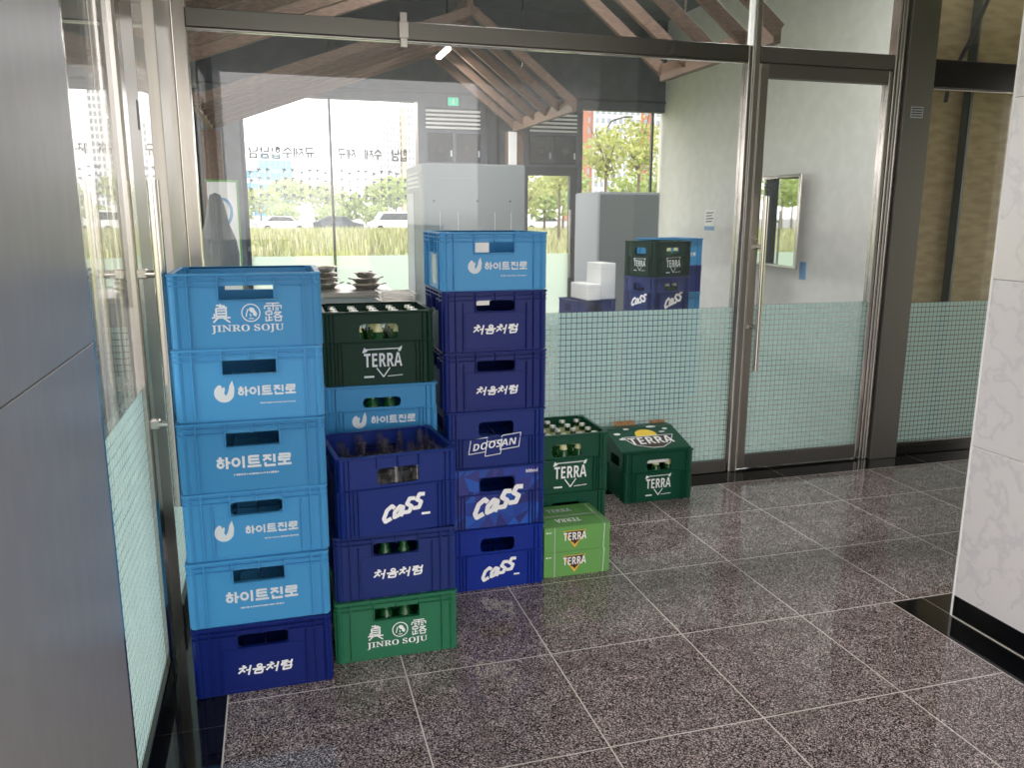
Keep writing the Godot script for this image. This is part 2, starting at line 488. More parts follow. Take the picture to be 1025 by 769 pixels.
func terra_mark(parent: Node, w: float, m: Material, at: Vector3, turn := 0.0):
	var t := w * 0.025
	var b := B.new()
	b.stroke([Vector2(-.46 * w, .26 * w), Vector2(.46 * w, .27 * w)], t)
	b.fill([Vector2(-.5 * w, .18 * w), Vector2(-.42 * w, .19 * w), Vector2(-.36 * w, .24 * w), Vector2(-.45 * w, .31 * w)])
	b.fill([Vector2(.36 * w, .2 * w), Vector2(.43 * w, .2 * w), Vector2(.47 * w, .33 * w), Vector2(.4 * w, .29 * w)])
	var root := obj("brand_mark", b.done(), m, parent, at, turn)
	text(root, "TERRA", "Droid Sans", w * 0.92, w * 0.34, m, Vector3(0, 0, 0.0006))
	b = B.new()
	b.stroke([Vector2(-.16 * w, -.2 * w), Vector2(0, -.42 * w), Vector2(.16 * w, -.2 * w)], t * 1.2)
	obj("chevron", b.done(), m, root)
	b = B.new()
	b.stroke([Vector2(-.47 * w, -.41 * w), Vector2(-.23 * w, -.41 * w)], t * 1.8)
	obj("volume_mark", b.done(), m, root)
	b = B.new()
	b.stroke([Vector2(.1 * w, -.41 * w), Vector2(.47 * w, -.39 * w)], t * 0.8)
	obj("fine_line", b.done(), m, root)

func hite_word(c: Node, w: float, m: Material, at: Vector3, h := 0.0):
	word(c, ["ha", "i", "teu", "jin", "ro"], w, (w * 0.17 if h == 0.0 else h), w * 0.034, m, at, 0.1)

func chum_word(c: Node, w: float, m: Material, at: Vector3):
	word(c, ["cheo", "eum", "cheo", "reom"], w, w * 0.19, w * 0.034, m, at, 0.06, 0.2)

func cass_word(c: Node, w: float, m: Material, at: Vector3, turn := 0.0):
	word(c, ["C", "a", "s", "s"], w, w * 0.4, w * 0.1, m, at, -0.02, 0.24, w * 0.08, turn)

func jinro_print(c: Node, w: float, m: Material, z: float, y: float):
	word(c, ["jinh"], w * 0.26, w * 0.25, w * 0.022, m, Vector3(-w * 0.36, y + w * 0.17, z), 0.0, 0.0, 0.0, 0.0, false, "character")
	word(c, ["roh"], w * 0.26, w * 0.25, w * 0.017, m, Vector3(w * 0.36, y + w * 0.17, z), 0.0, 0.0, 0.0, 0.0, false, "character")
	ring_emblem(c, w * 0.125, m, Vector3(0.01, y + w * 0.17, z))
	text(c, "JINRO SOJU", "Droid Serif", w, w * 0.125, m, Vector3(0, y - w * 0.06, z))

# ------------------------------------------------------------------ crates and bottles
var crate_cache := {}

func crate_mesh(W: float, D: float, H: float, style: String) -> Array:
	var key := "%s %.3f %.3f %.3f" % [style, W, D, H]
	if crate_cache.has(key): return crate_cache[key]
	var b := B.new()
	var beer := style.begins_with("beer")
	var p := 0.010                                   # how far ribs stand proud
	for side in 4:
		var hu := (W if side % 2 == 0 else D) / 2
		var off := (D if side % 2 == 0 else W) / 2
		b.xf = Transform3D(Basis(Vector3.UP, side * PI / 2), Vector3.ZERO)
		var o := off - p                             # outer wall plane
		var i := o - 0.005
		var hw: float; var h0: float; var h1: float
		if beer:
			hw = 0.07 if side % 2 == 0 else 0.058
			h0 = H - 0.102; h1 = H - 0.046
			if style == "beer_low": h0 = H - 0.085; h1 = H - 0.048
		else:
			hw = 0.077 if side % 2 == 0 else 0.05
			h0 = H - 0.076; h1 = H - 0.036
		var e := hu - 0.012
		b.bx(Vector3(-e, 0.004, i), Vector3(e, h0, o))
		b.bx(Vector3(-e, h0, i), Vector3(-hw, h1, o))
		b.bx(Vector3(hw, h0, i), Vector3(e, h1, o))
		b.bx(Vector3(-e, h1, i), Vector3(e, H - 0.002, o))
		# grip under the hand hole's top edge, thickened inwards
		b.bx(Vector3(-hw - 0.01, h1, i - 0.012), Vector3(hw + 0.01, h1 + 0.006, i))
		var q := off
		if style != "soju" :                        # rounded corners of the hole
			for sx in [-1.0, 1.0]:
				for sy in [0, 1]:
					var yy: float = h0 if sy == 0 else h1
					var dy: float = 0.014 if sy == 0 else -0.014
					b.prism(PackedVector2Array([Vector2(sx * hw, yy), Vector2(sx * (hw - 0.014), yy), Vector2(sx * (hw - 0.004), yy + dy * 0.3), Vector2(sx * hw, yy + dy)]), i, o)
		if not beer:
			b.cb(Vector3(-hu + 0.004, H - 0.007, i), Vector3(hu - 0.004, H, q + 0.001), 0.0015)
			b.cb(Vector3(-hu + 0.006, H - 0.0205, o - 0.001), Vector3(hu - 0.006, H - 0.0165, q), 0.0012)
			for s in [-1.0, 1.0]:
				var ua: float = hw if s > 0 else -hu + 0.006
				var ub: float = hu - 0.006 if s > 0 else -hw
				b.cb(Vector3(ua, H - 0.0365, o - 0.001), Vector3(ub, H - 0.0325, q), 0.0012)
				b.cb(Vector3(s * hw - 0.0022, h0 - 0.004, o - 0.001), Vector3(s * hw + 0.0022, H - 0.003, q), 0.0012)
				var ux := hu - 0.052
				b.cb(Vector3(s * ux - 0.0025, 0.004, o - 0.001), Vector3(s * ux + 0.0025, H - 0.003, q), 0.0012)
				if style == "chum":
					b.cb(Vector3(s * (ux - 0.028) - 0.002, 0.004, o - 0.001), Vector3(s * (ux - 0.028) + 0.002, h0 + 0.03, q - 0.001), 0.001)
				ux = hu - 0.018
				b.cb(Vector3(s * ux - 0.002, 0.004, o - 0.001), Vector3(s * ux + 0.002, H - 0.003, q), 0.001)
			b.cb(Vector3(-0.002, h1, o - 0.001), Vector3(0.002, H - 0.003, q), 0.001)
			b.cb(Vector3(-hw, h0 - 0.004, o - 0.001), Vector3(hw, h0, q), 0.0012)
			if style == "chum" and side % 2 == 0:
				b.cb(Vector3(-hu + 0.086, 0.012, o - 0.001), Vector3(hu - 0.086, h0 - 0.006, o + 0.0016), 0.001)
		else:
			b.cb(Vector3(-hu + 0.005, H - 0.008, i), Vector3(hu - 0.005, H, q + 0.001), 0.002)
			b.cb(Vector3(-hu + 0.008, h0 - 0.012, o - 0.001), Vector3(hu - 0.008, h0 - 0.008, q - 0.001), 0.0012)
			for s in [-1.0, 1.0]:
				for ux in [0.016, 0.04, 0.052, 0.066]:
					var cx: float = s * (hu - ux)
					b.cb(Vector3(cx - 0.002, 0.004, o - 0.001), Vector3(cx + 0.002, (h0 - 0.008) if ux != 0.04 else H - 0.004, q - 0.001), 0.001)
			if style == "beer_ribbed":
				for ux in [-hw, 0.0, hw]:
					b.cb(Vector3(ux - 0.002, h1, o - 0.001), Vector3(ux + 0.002, H - 0.004, q - 0.001), 0.001)
	b.xf = Transform3D()
	for sx in [-1.0, 1.0]:
		for sz in [-1.0, 1.0]:
			var cx: float = sx * (W / 2 - 0.016)
			var cz: float = sz * (D / 2 - 0.016)
			b.tube(Vector3(cx, 0.003, cz), Vector3(cx, H - 0.002, cz), 0.0125, 16)
			b.tube(Vector3(cx, H - 0.008, cz), Vector3(cx, H - 0.0005, cz), 0.0165, 16)
	b.bx(Vector3(-W / 2 + 0.012, 0.0, -D / 2 + 0.012), Vector3(W / 2 - 0.012, 0.008, D / 2 - 0.012))
	var body := b.done()
	var g := B.new()
	var nx := 5 if beer and style != "beer_low" else 6
	var nz := 4 if beer and style != "beer_low" else 5
	var dh := 0.09
	for k in range(1, nx):
		var x := -W / 2 + 0.014 + (W - 0.028) * k / nx
		g.bx(Vector3(x - 0.0015, 0.008, -D / 2 + 0.012), Vector3(x + 0.0015, dh, D / 2 - 0.012))
	for k in range(1, nz):
		var z := -D / 2 + 0.014 + (D - 0.028) * k / nz
		g.bx(Vector3(-W / 2 + 0.012, 0.008, z - 0.0015), Vector3(W / 2 - 0.012, dh, z + 0.0015))
	var div := g.done()
	crate_cache[key] = [body, div]
	return crate_cache[key]

func crate(called: String, label: String, W: float, D: float, H: float, style: String, m: Material, at: Vector3, turn := 0.0, group := "stacked drink crates") -> Node3D:
	var t := thing(called, label, "crate", at, turn, group)
	var ms := crate_mesh(W, D, H, style)
	obj("crate_shell", ms[0], m, t)
	obj("bottle_divider", ms[1], m, t)
	return t

var bottle_cache := {}

func bottle(kind: String, label: String, group: String, at: Vector3, turn := 0.0, tilt := 0.0):
	if not bottle_cache.has(kind):
		var soju := kind.begins_with("soju")
		var h := 0.212 if soju else (0.268 if kind == "beer_clear" else 0.252)
		var r := 0.029 if soju else 0.0325
		var b := B.new()
		var prof := [Vector2(0.0, 0.0), Vector2(r * 0.9, 0.0), Vector2(r, 0.006), Vector2(r, h * 0.52), Vector2(r * 0.9, h * 0.6), Vector2(r * 0.55, h * 0.72), Vector2(0.0135, h * 0.8), Vector2(0.0125, h * 0.93), Vector2(0.0142, h * 0.935), Vector2(0.0142, h * 0.955), Vector2(0.0125, h * 0.96), Vector2(0.0125, h * 0.985)]
		b.lathe(prof, 12)
		var l := B.new()
		l.lathe([Vector2(r + 0.0004, h * 0.18), Vector2(r + 0.0004, h * 0.46)], 12)
		var nl := B.new()
		nl.lathe([Vector2(r * 0.55 + 0.0006, h * 0.72), Vector2(0.0141, h * 0.8), Vector2(0.0131, h * 0.88)], 12)
		var c := B.new()
		c.lathe([Vector2(0.0152, h * 0.955), Vector2(0.0155, h * 0.965), Vector2(0.014, h), Vector2(0.0, h + 0.0005)], 12)
		bottle_cache[kind] = [b.done(), l.done(), nl.done(), c.done()]
	var ms: Array = bottle_cache[kind]
	var t := thing("beer_bottle" if kind.begins_with("beer") else "soju_bottle", label, "bottle", at, turn, group)
	t.rotation.x = tilt
	var gm: Material = {"beer_green": M.green_glass, "beer_brown": M.brown_glass, "beer_clear": M.clear_bottle, "soju_green": M.green_glass}[kind]
	obj("glass", ms[0], gm, t)
	obj("body_label", ms[1], M.neck_label if kind == "beer_green" else M.ink_soft, t)
	if kind == "beer_green":
		obj("neck_label", ms[2], M.neck_label, t)
	if kind != "beer_clear" and kind != "beer_brown":
		obj("cap", ms[3], M.cap, t)

func fill_crate(kind: String, label: String, group: String, at: Vector3, turn: float, W: float, D: float, rows: int, skip := []):
	var nx := 5 if kind.begins_with("beer") else 6
	var nz := 4 if kind.begins_with("beer") else 5
	var bs := Basis(Vector3.UP, turn)
	for r in rows:
		for k in nx:
			if [k, r] in skip: continue
			var p := Vector3(-W / 2 + 0.014 + (W - 0.028) * (k + 0.5) / nx, 0.0085, D / 2 - 0.014 - (D - 0.028) * (r + 0.5) / nz)
			bottle(kind, label, group, at + bs * p, turn + k * 1.3 + r)

# ------------------------------------------------------------------ glass walls
func pane(parent: Node, lo: Vector3, hi: Vector3) -> MeshInstance3D:
	return obj("glass_pane", box(lo, hi), M.glass, parent)

func film_z(parent: Node, x0: float, x1: float, y0: float, y1: float, z: float, m: Material, n := Vector3.BACK):
	var b := B.new()
	b.quad(Vector3(x0, y0, z), Vector3(x1, y0, z), Vector3(x1, y1, z), Vector3(x0, y1, z), n, (x1 - x0) / 0.03, (y1 - y0) / 0.03)
	tag(obj("frosted_film", b.done(), m, parent), "pale green frosted film with a square grid")

func film_x(parent: Node, z0: float, z1: float, y0: float, y1: float, x: float, m: Material):
	var b := B.new()
	b.quad(Vector3(x, y0, z0), Vector3(x, y0, z1), Vector3(x, y1, z1), Vector3(x, y1, z0), Vector3.RIGHT, abs(z1 - z0) / 0.03, (y1 - y0) / 0.03)
	tag(obj("frosted_film", b.done(), m, parent), "pale green frosted film with a square grid")

func bar(parent: Node, called: String, lo: Vector3, hi: Vector3, m: Material, c := 0.002) -> MeshInstance3D:
	return obj(called, box(lo, hi, c), m, parent)

func pull_handle(parent: Node, top: Vector3, length: float, r: float, marks: Array, arm: Vector3):
	var b := B.new()
	b.tube(top, top - Vector3(0, length, 0), r, 20)
	var h := obj("pull_handle", b.done(), M.steel, parent)
	for y in marks:
		var k := B.new()
		var p := Vector3(top.x, y, top.z)
		k.tube(p, p + arm, 0.011, 12)
		k.cb(p + arm * 0.8 - Vector3(0.014, 0.014, 0.014), p + arm * 0.8 + Vector3(0.014, 0.014, 0.014), 0.003)
		obj("bracket", k.done(), M.steel, h)

func build_vestibule():
	# floor: granite slabs, light joints, black border strips
	var fl := struct("floor", "dark grey speckled polished granite floor tiles with pale joints")
	obj("joint_bed", box(Vector3(-0.42, -0.06, -4.12), Vector3(6.2, -0.0004, 2.4)), M.grout, fl)
	var xs := [-0.209]
	var x := 0.346
	while x < 6.3:
		xs.append(x); x += 0.4988
	var zs := [-3.872, -3.452]
	var z := -2.933
	while z < 2.4:
		zs.append(z); z += 0.5198
	var j := 0.0024
	for a in xs.size() - 1:
		for c in zs.size() - 1:
			var x0: float = xs[a]; var x1: float = xs[a + 1]
			var z0: float = zs[c]; var z1: float = zs[c + 1]
			if z0 > -2.43:                      # room narrows to the marble wall
				if x0 > 2.25: continue
				x1 = min(x1, 2.25)
				if x1 > 2.2 and x1 < 2.25: x1 = 2.25
			obj("granite_tile", box(Vector3(x0 + j, -0.03, z0 + j), Vector3(x1 - j, 0.0, z1 - j)), M.granite, fl)
	for k in 7:
		var z1 := 2.2 - 0.9 * k
		obj("border_strip", box(Vector3(-0.40, -0.03, max(z1 - 0.899, -4.05)), Vector3(-0.2115, 0.0, z1)), M.black_stone, fl)
	for k in 6:
		obj("border_strip", box(Vector3(-0.209 + k * 0.9975, -0.03, -4.12), Vector3(-0.209 + (k + 1) * 0.9975 - 0.002, 0.0, -3.8745)), M.black_stone, fl)
	obj("border_strip", box(Vector3(2.397, -0.03, -2.41), Vector3(2.9, 0.0, -2.263)), M.black_stone, fl)
	obj("border_strip", box(Vector3(2.2525, -0.03, -2.41), Vector3(2.395, 0.0, 0.2)), M.black_stone, fl)

	# marble wall on the right, its end facing the glass
	var wr := struct("wall_right", "white grey-veined polished marble wall on a black stone base")
	obj("core", box(Vector3(2.412, 0.0, -2.244), Vector3(2.7, 3.0, 1.6)), M.joint, wr)
	var ys := [0.083, 0.667, 1.267, 1.867, 2.467, 3.0]
	for k in ys.size() - 1:
		for c in 4:
			var za := -2.262 + c * 0.95
			obj("marble_panel", box(Vector3(2.393, ys[k] + 0.001, za + 0.001), Vector3(2.411, ys[k + 1] - 0.001, za + 0.949), 0.001), M.marble, wr)
		obj("marble_panel", box(Vector3(2.412, ys[k] + 0.001, -2.262), Vector3(2.7, ys[k + 1] - 0.001, -2.246), 0.001), M.marble, wr)
	bar(wr, "corner_trim", Vector3(2.389, 0.0, -2.266), Vector3(2.396, 3.0, -2.259), M.white)
	var bb := struct("baseboard_right", "black polished stone base under the white marble wall")
	bar(bb, "base_panel", Vector3(2.394, 0.0015, -2.258), Vector3(2.411, 0.082, 1.5), M.black_stone, 0.001)
	bar(bb, "joint_line", Vector3(2.388, 0.0, -2.258), Vector3(2.394, 0.003, 1.5), M.grout, 0.0005)

	# grey stone wall on the left
	var wl := struct("wall_left", "polished dark grey stone wall panels beside the glass door")
	obj("core", box(Vector3(-0.62, 0.0, -1.733), Vector3(-0.3515, 3.0, -0.62)), M.joint, wl)
	var ly := [0.0, 1.235, 2.46, 3.0]
	for k in ly.size() - 1:
		obj("stone_panel", box(Vector3(-0.3514, ly[k] + 0.0012, -1.735), Vector3(-0.345, ly[k + 1] - 0.001, -0.6), 0.001), M.stone, wl)

	# glass door and screens of the left side
	var sg := struct("door_2", "left glass side door with stainless steel frame and long pull handles")
	bar(sg, "jamb", Vector3(-0.45, 0.0, -1.985), Vector3(-0.391, 3.0, -1.737), M.steel, 0.002)
	bar(sg, "bottom_rail", Vector3(-0.425, 0.004, -2.65), Vector3(-0.378, 0.09, -1.986), M.steel_dark, 0.003)
	bar(sg, "top_rail", Vector3(-0.425, 2.2, -2.65), Vector3(-0.378, 2.28, -1.986), M.steel_dark, 0.003)
	bar(sg, "stile", Vector3(-0.43, 0.0, -2.655), Vector3(-0.376, 2.28, -2.565), M.steel, 0.008)
	pane(sg, Vector3(-0.408, 0.09, -2.565), Vector3(-0.396, 2.2, -1.986))
	film_x(sg, -2.565, -1.986, 0.09, 0.97, -0.3945, M.film)
	pull_handle(sg, Vector3(-0.315, 1.575, -2.56), 0.97, 0.017, [1.31, 0.86], Vector3(-0.064, 0, -0.02))
	pull_handle(sg, Vector3(-0.478, 1.575, -2.56), 0.97, 0.017, [1.31, 0.86], Vector3(0.05, 0, -0.02))
	var t0 := struct("trim_4", "stainless steel post between the side door and side window")
	bar(t0, "post", Vector3(-0.46, 0.0, -2.95), Vector3(-0.384, 3.0, -2.662), M.steel_brushed, 0.003)
	var stx := B.new()
	stx.bx(Vector3(-0.3838, 1.74, -2.925), Vector3(-0.3832, 1.83, -2.885))
	obj("sticker", stx.done(), M.black, t0)
	var sw := struct("window_3", "narrow left side glass panel with steel frame behind the crates")
	bar(sw, "frame", Vector3(-0.45, 0.0, -4.055), Vector3(-0.374, 3.0, -3.47), M.steel_brushed, 0.003)
	bar(sw, "bottom_rail", Vector3(-0.425, 0.0, -3.47), Vector3(-0.378, 0.09, -2.95), M.steel_dark)
	bar(sw, "head_rail", Vector3(-0.425, 2.285, -3.47), Vector3(-0.378, 2.365, -2.95), M.steel_dark)
	pane(sw, Vector3(-0.408, 0.09, -3.47), Vector3(-0.396, 2.285, -2.95))
	film_x(sw, -3.47, -2.95, 0.09, 0.97, -0.3945, M.film)
	var st2 := struct("window_4", "glass transom over the left side door")
	pane(st2, Vector3(-0.408, 2.36, -2.655), Vector3(-0.396, 3.0, -1.986))
	bar(st2, "rail", Vector3(-0.43, 2.285, -2.655), Vector3(-0.378, 2.365, -1.986), M.steel_dark)
	pane(st2, Vector3(-0.408, 2.366, -3.47), Vector3(-0.396, 3.0, -2.95))

	# big glass screen at the back
	var w1 := struct("window_1", "large fixed glass screen with steel frame and gridded frosted film")
	bar(w1, "left_stile", Vector3(-0.372, 0.0, -4.13), Vector3(-0.312, 3.0, -4.058), M.steel, 0.004)
	bar(w1, "head_beam", Vector3(-0.312, 2.285, -4.125), Vector3(2.488, 2.367, -4.055), M.beam, 0.004)
	bar(w1, "bead", Vector3(-0.312, 2.276, -4.095), Vector3(2.488, 2.285, -4.062), M.steel, 0.002)
	bar(w1, "bottom_rail", Vector3(-0.312, 0.002, -4.12), Vector3(2.488, 0.075, -4.055), M.post, 0.003)
	bar(w1, "right_stile", Vector3(2.488, 0.002, -4.12), Vector3(2.512, 2.367, -4.056), M.steel, 0.004)
	pane(w1, Vector3(-0.312, 0.075, -4.096), Vector3(2.488, 2.285, -4.084))
	film_z(w1, -0.312, 2.488, 0.075, 0.972, -4.0825, M.film)
	pane(w1, Vector3(-0.312, 2.367, -4.096), Vector3(2.512, 3.0, -4.084))
	var cl := B.new()
	cl.cb(Vector3(0.628, 2.25, -4.055), Vector3(0.662, 2.405, -4.047), 0.002)
	cl.cb(Vector3(0.622, 2.29, -4.05), Vector3(0.668, 2.362, -4.04), 0.002)
	obj("patch_fitting", cl.done(), M.steel, w1)
	var t1 := struct("trim_1", "stainless steel door post beside the glass screen")
	bar(t1, "post", Vector3(2.52, 0.0, -4.13), Vector3(2.556, 3.0, -4.05), M.steel_brushed, 0.004)
	bar(t1, "edge_strip", Vector3(2.5122, 0.0, -4.12), Vector3(2.5195, 3.0, -4.06), M.white, 0.001)
	bar(t1, "edge_strip", Vector3(2.5565, 0.0, -4.12), Vector3(2.563, 2.28, -4.06), M.white, 0.001)

	# glass door
	var d1 := struct("door_1", "full-height glass door with steel frame, pull handle and frosted film")
	bar(d1, "stile", Vector3(2.565, 0.012, -4.115), Vector3(2.618, 2.282, -4.058), M.steel_brushed, 0.004)
	bar(d1, "stile", Vector3(3.392, 0.012, -4.115), Vector3(3.42, 2.282, -4.058), M.steel, 0.004)
	bar(d1, "top_rail", Vector3(2.618, 2.21, -4.115), Vector3(3.392, 2.282, -4.058), M.post, 0.003)
	bar(d1, "bottom_rail", Vector3(2.618, 0.012, -4.115), Vector3(3.392, 0.098, -4.058), M.post, 0.003)
	pane(d1, Vector3(2.618, 0.098, -4.092), Vector3(3.392, 2.21, -4.08))
	film_z(d1, 2.618, 3.392, 0.098, 0.982, -4.0785, M.film)
	pull_handle(d1, Vector3(2.612, 1.585, -4.0), 0.975, 0.0165, [1.31, 0.86], Vector3(-0.022, 0, -0.058))
	var lk := B.new()
	lk.tube(Vector3(2.592, 1.36, -4.06), Vector3(2.592, 1.36, -4.05), 0.014, 16)
	obj("lock_cylinder", lk.done(), M.steel, d1)
	var rl := B.new()
	rl.tube(Vector3(2.66, 0.055, -4.06), Vector3(2.66, 0.055, -4.052), 0.01, 12)
	obj("rail_lock", rl.done(), M.steel, d1)
	var w5 := struct("window_5", "glass transom with dark steel beam above the glass door")
	bar(w5, "beam", Vector3(2.5635, 2.285, -4.125), Vector3(3.4225, 2.367, -4.055), M.post, 0.004)
	pane(w5, Vector3(2.5635, 2.367, -4.092), Vector3(3.4225, 3.0, -4.08))
	var t2 := struct("trim_2", "steel door jamb and dark wide post to the right of the glass door")
	bar(t2, "jamb_strip", Vector3(3.423, 0.0, -4.12), Vector3(3.44, 3.0, -4.054), M.steel, 0.004)
	bar(t2, "jamb_strip", Vector3(3.443, 0.0, -4.12), Vector3(3.463, 3.0, -4.05), M.steel_brushed, 0.004)
	bar(t2, "jamb_strip", Vector3(3.466, 0.0, -4.12), Vector3(3.484, 3.0, -4.054), M.steel, 0.004)
	bar(t2, "post", Vector3(3.487, 0.0, -4.14), Vector3(3.678, 3.0, -4.03), M.post, 0.003)
	bar(t2, "sticker", Vector3(3.535, 2.03, -4.03), Vector3(3.62, 2.092, -4.0292), M.fridge_light, 0.0)
	for k in 4:
		bar(t2, "sticker_line", Vector3(3.541, 2.038 + k * 0.0135, -4.0292), Vector3(3.614, 2.044 + k * 0.0135, -4.0287), M.black, 0.0)
	var w2 := struct("window_2", "right glass bay in front of boarded wall with gridded frosted film")
	bar(w2, "head_beam", Vector3(3.68, 2.205, -4.125), Vector3(5.3, 2.36, -4.055), M.steel_dark, 0.004)
	bar(w2, "bead", Vector3(3.68, 2.195, -4.11), Vector3(5.3, 2.204, -4.06), M.steel, 0.002)
	bar(w2, "bottom_rail", Vector3(3.68, 0.002, -4.12), Vector3(5.3, 0.085, -4.055), M.steel_dark, 0.003)
	pane(w2, Vector3(3.68, 0.085, -4.092), Vector3(5.3, 2.2, -4.08))
	film_z(w2, 3.68, 5.3, 0.085, 0.965, -4.0785, M.film)
	pane(w2, Vector3(3.68, 2.36, -4.092), Vector3(5.3, 3.0, -4.08))
	# boarding behind the right bay
	var wb := struct("wall_boarded", "bare plywood boards and metal studs behind the right glass bay")
	for k in 3:
		obj("plywood_board", box(Vector3(3.68 + k * 0.54, 0.0, -4.36), Vector3(3.68 + (k + 1) * 0.54 - 0.003, 3.0, -4.34), 0.001), M.plywood, wb)
	for sx in [4.19, 4.735, 5.2]:
		var s := B.new()
		s.bx(Vector3(sx, 0.0, -4.339), Vector3(sx + 0.05, 3.0, -4.334))
		s.bx(Vector3(sx, 0.0, -4.339), Vector3(sx + 0.004, 3.0, -4.28))
		s.bx(Vector3(sx, 0.0, -4.284), Vector3(sx + 0.02, 3.0, -4.28))
		obj("stud", s.done(), M.stud, wb)
	var cbl := B.new()
	var pts := [Vector3(4.23, 3.0, -4.24), Vector3(4.2, 2.75, -4.24), Vector3(4.1, 2.5, -4.25), Vector3(4.0, 2.3, -4.26), Vector3(3.985, 2.16, -4.26)]
	for k in pts.size() - 1: cbl.tube(pts[k], pts[k + 1], 0.012, 8)
	tag(obj("cable", cbl.done(), M.rubber), "black cable hanging behind the glass in front of plywood boards", "cable")

	# ceiling and the far side of the passage to the right
	var ce := struct("ceiling", "plain pale ceiling over the entrance passage")
	obj("slab", box(Vector3(-0.62, 3.0, -4.14), Vector3(6.3, 3.2, 1.7)), M.ceiling, ce)
	var we := struct("wall_passage", "plain end wall of the passage beyond the marble wall")
	obj("panel", box(Vector3(2.72, 0.0, -1.7), Vector3(6.3, 3.0, -1.6)), M.stone, we)
	obj("panel", box(Vector3(6.2, 0.0, -4.14), Vector3(6.3, 3.0, -3.8)), M.stone, we)
	obj("panel", box(Vector3(6.2, 0.0, -2.2), Vector3(6.3, 3.0, -1.6)), M.stone, we)
	obj("panel", box(Vector3(6.2, 2.5, -3.8), Vector3(6.3, 3.0, -2.2)), M.stone, we)
	obj("panel", box(Vector3(5.3, 0.0, -4.14), Vector3(6.2, 3.0, -4.06)), M.stone, we)

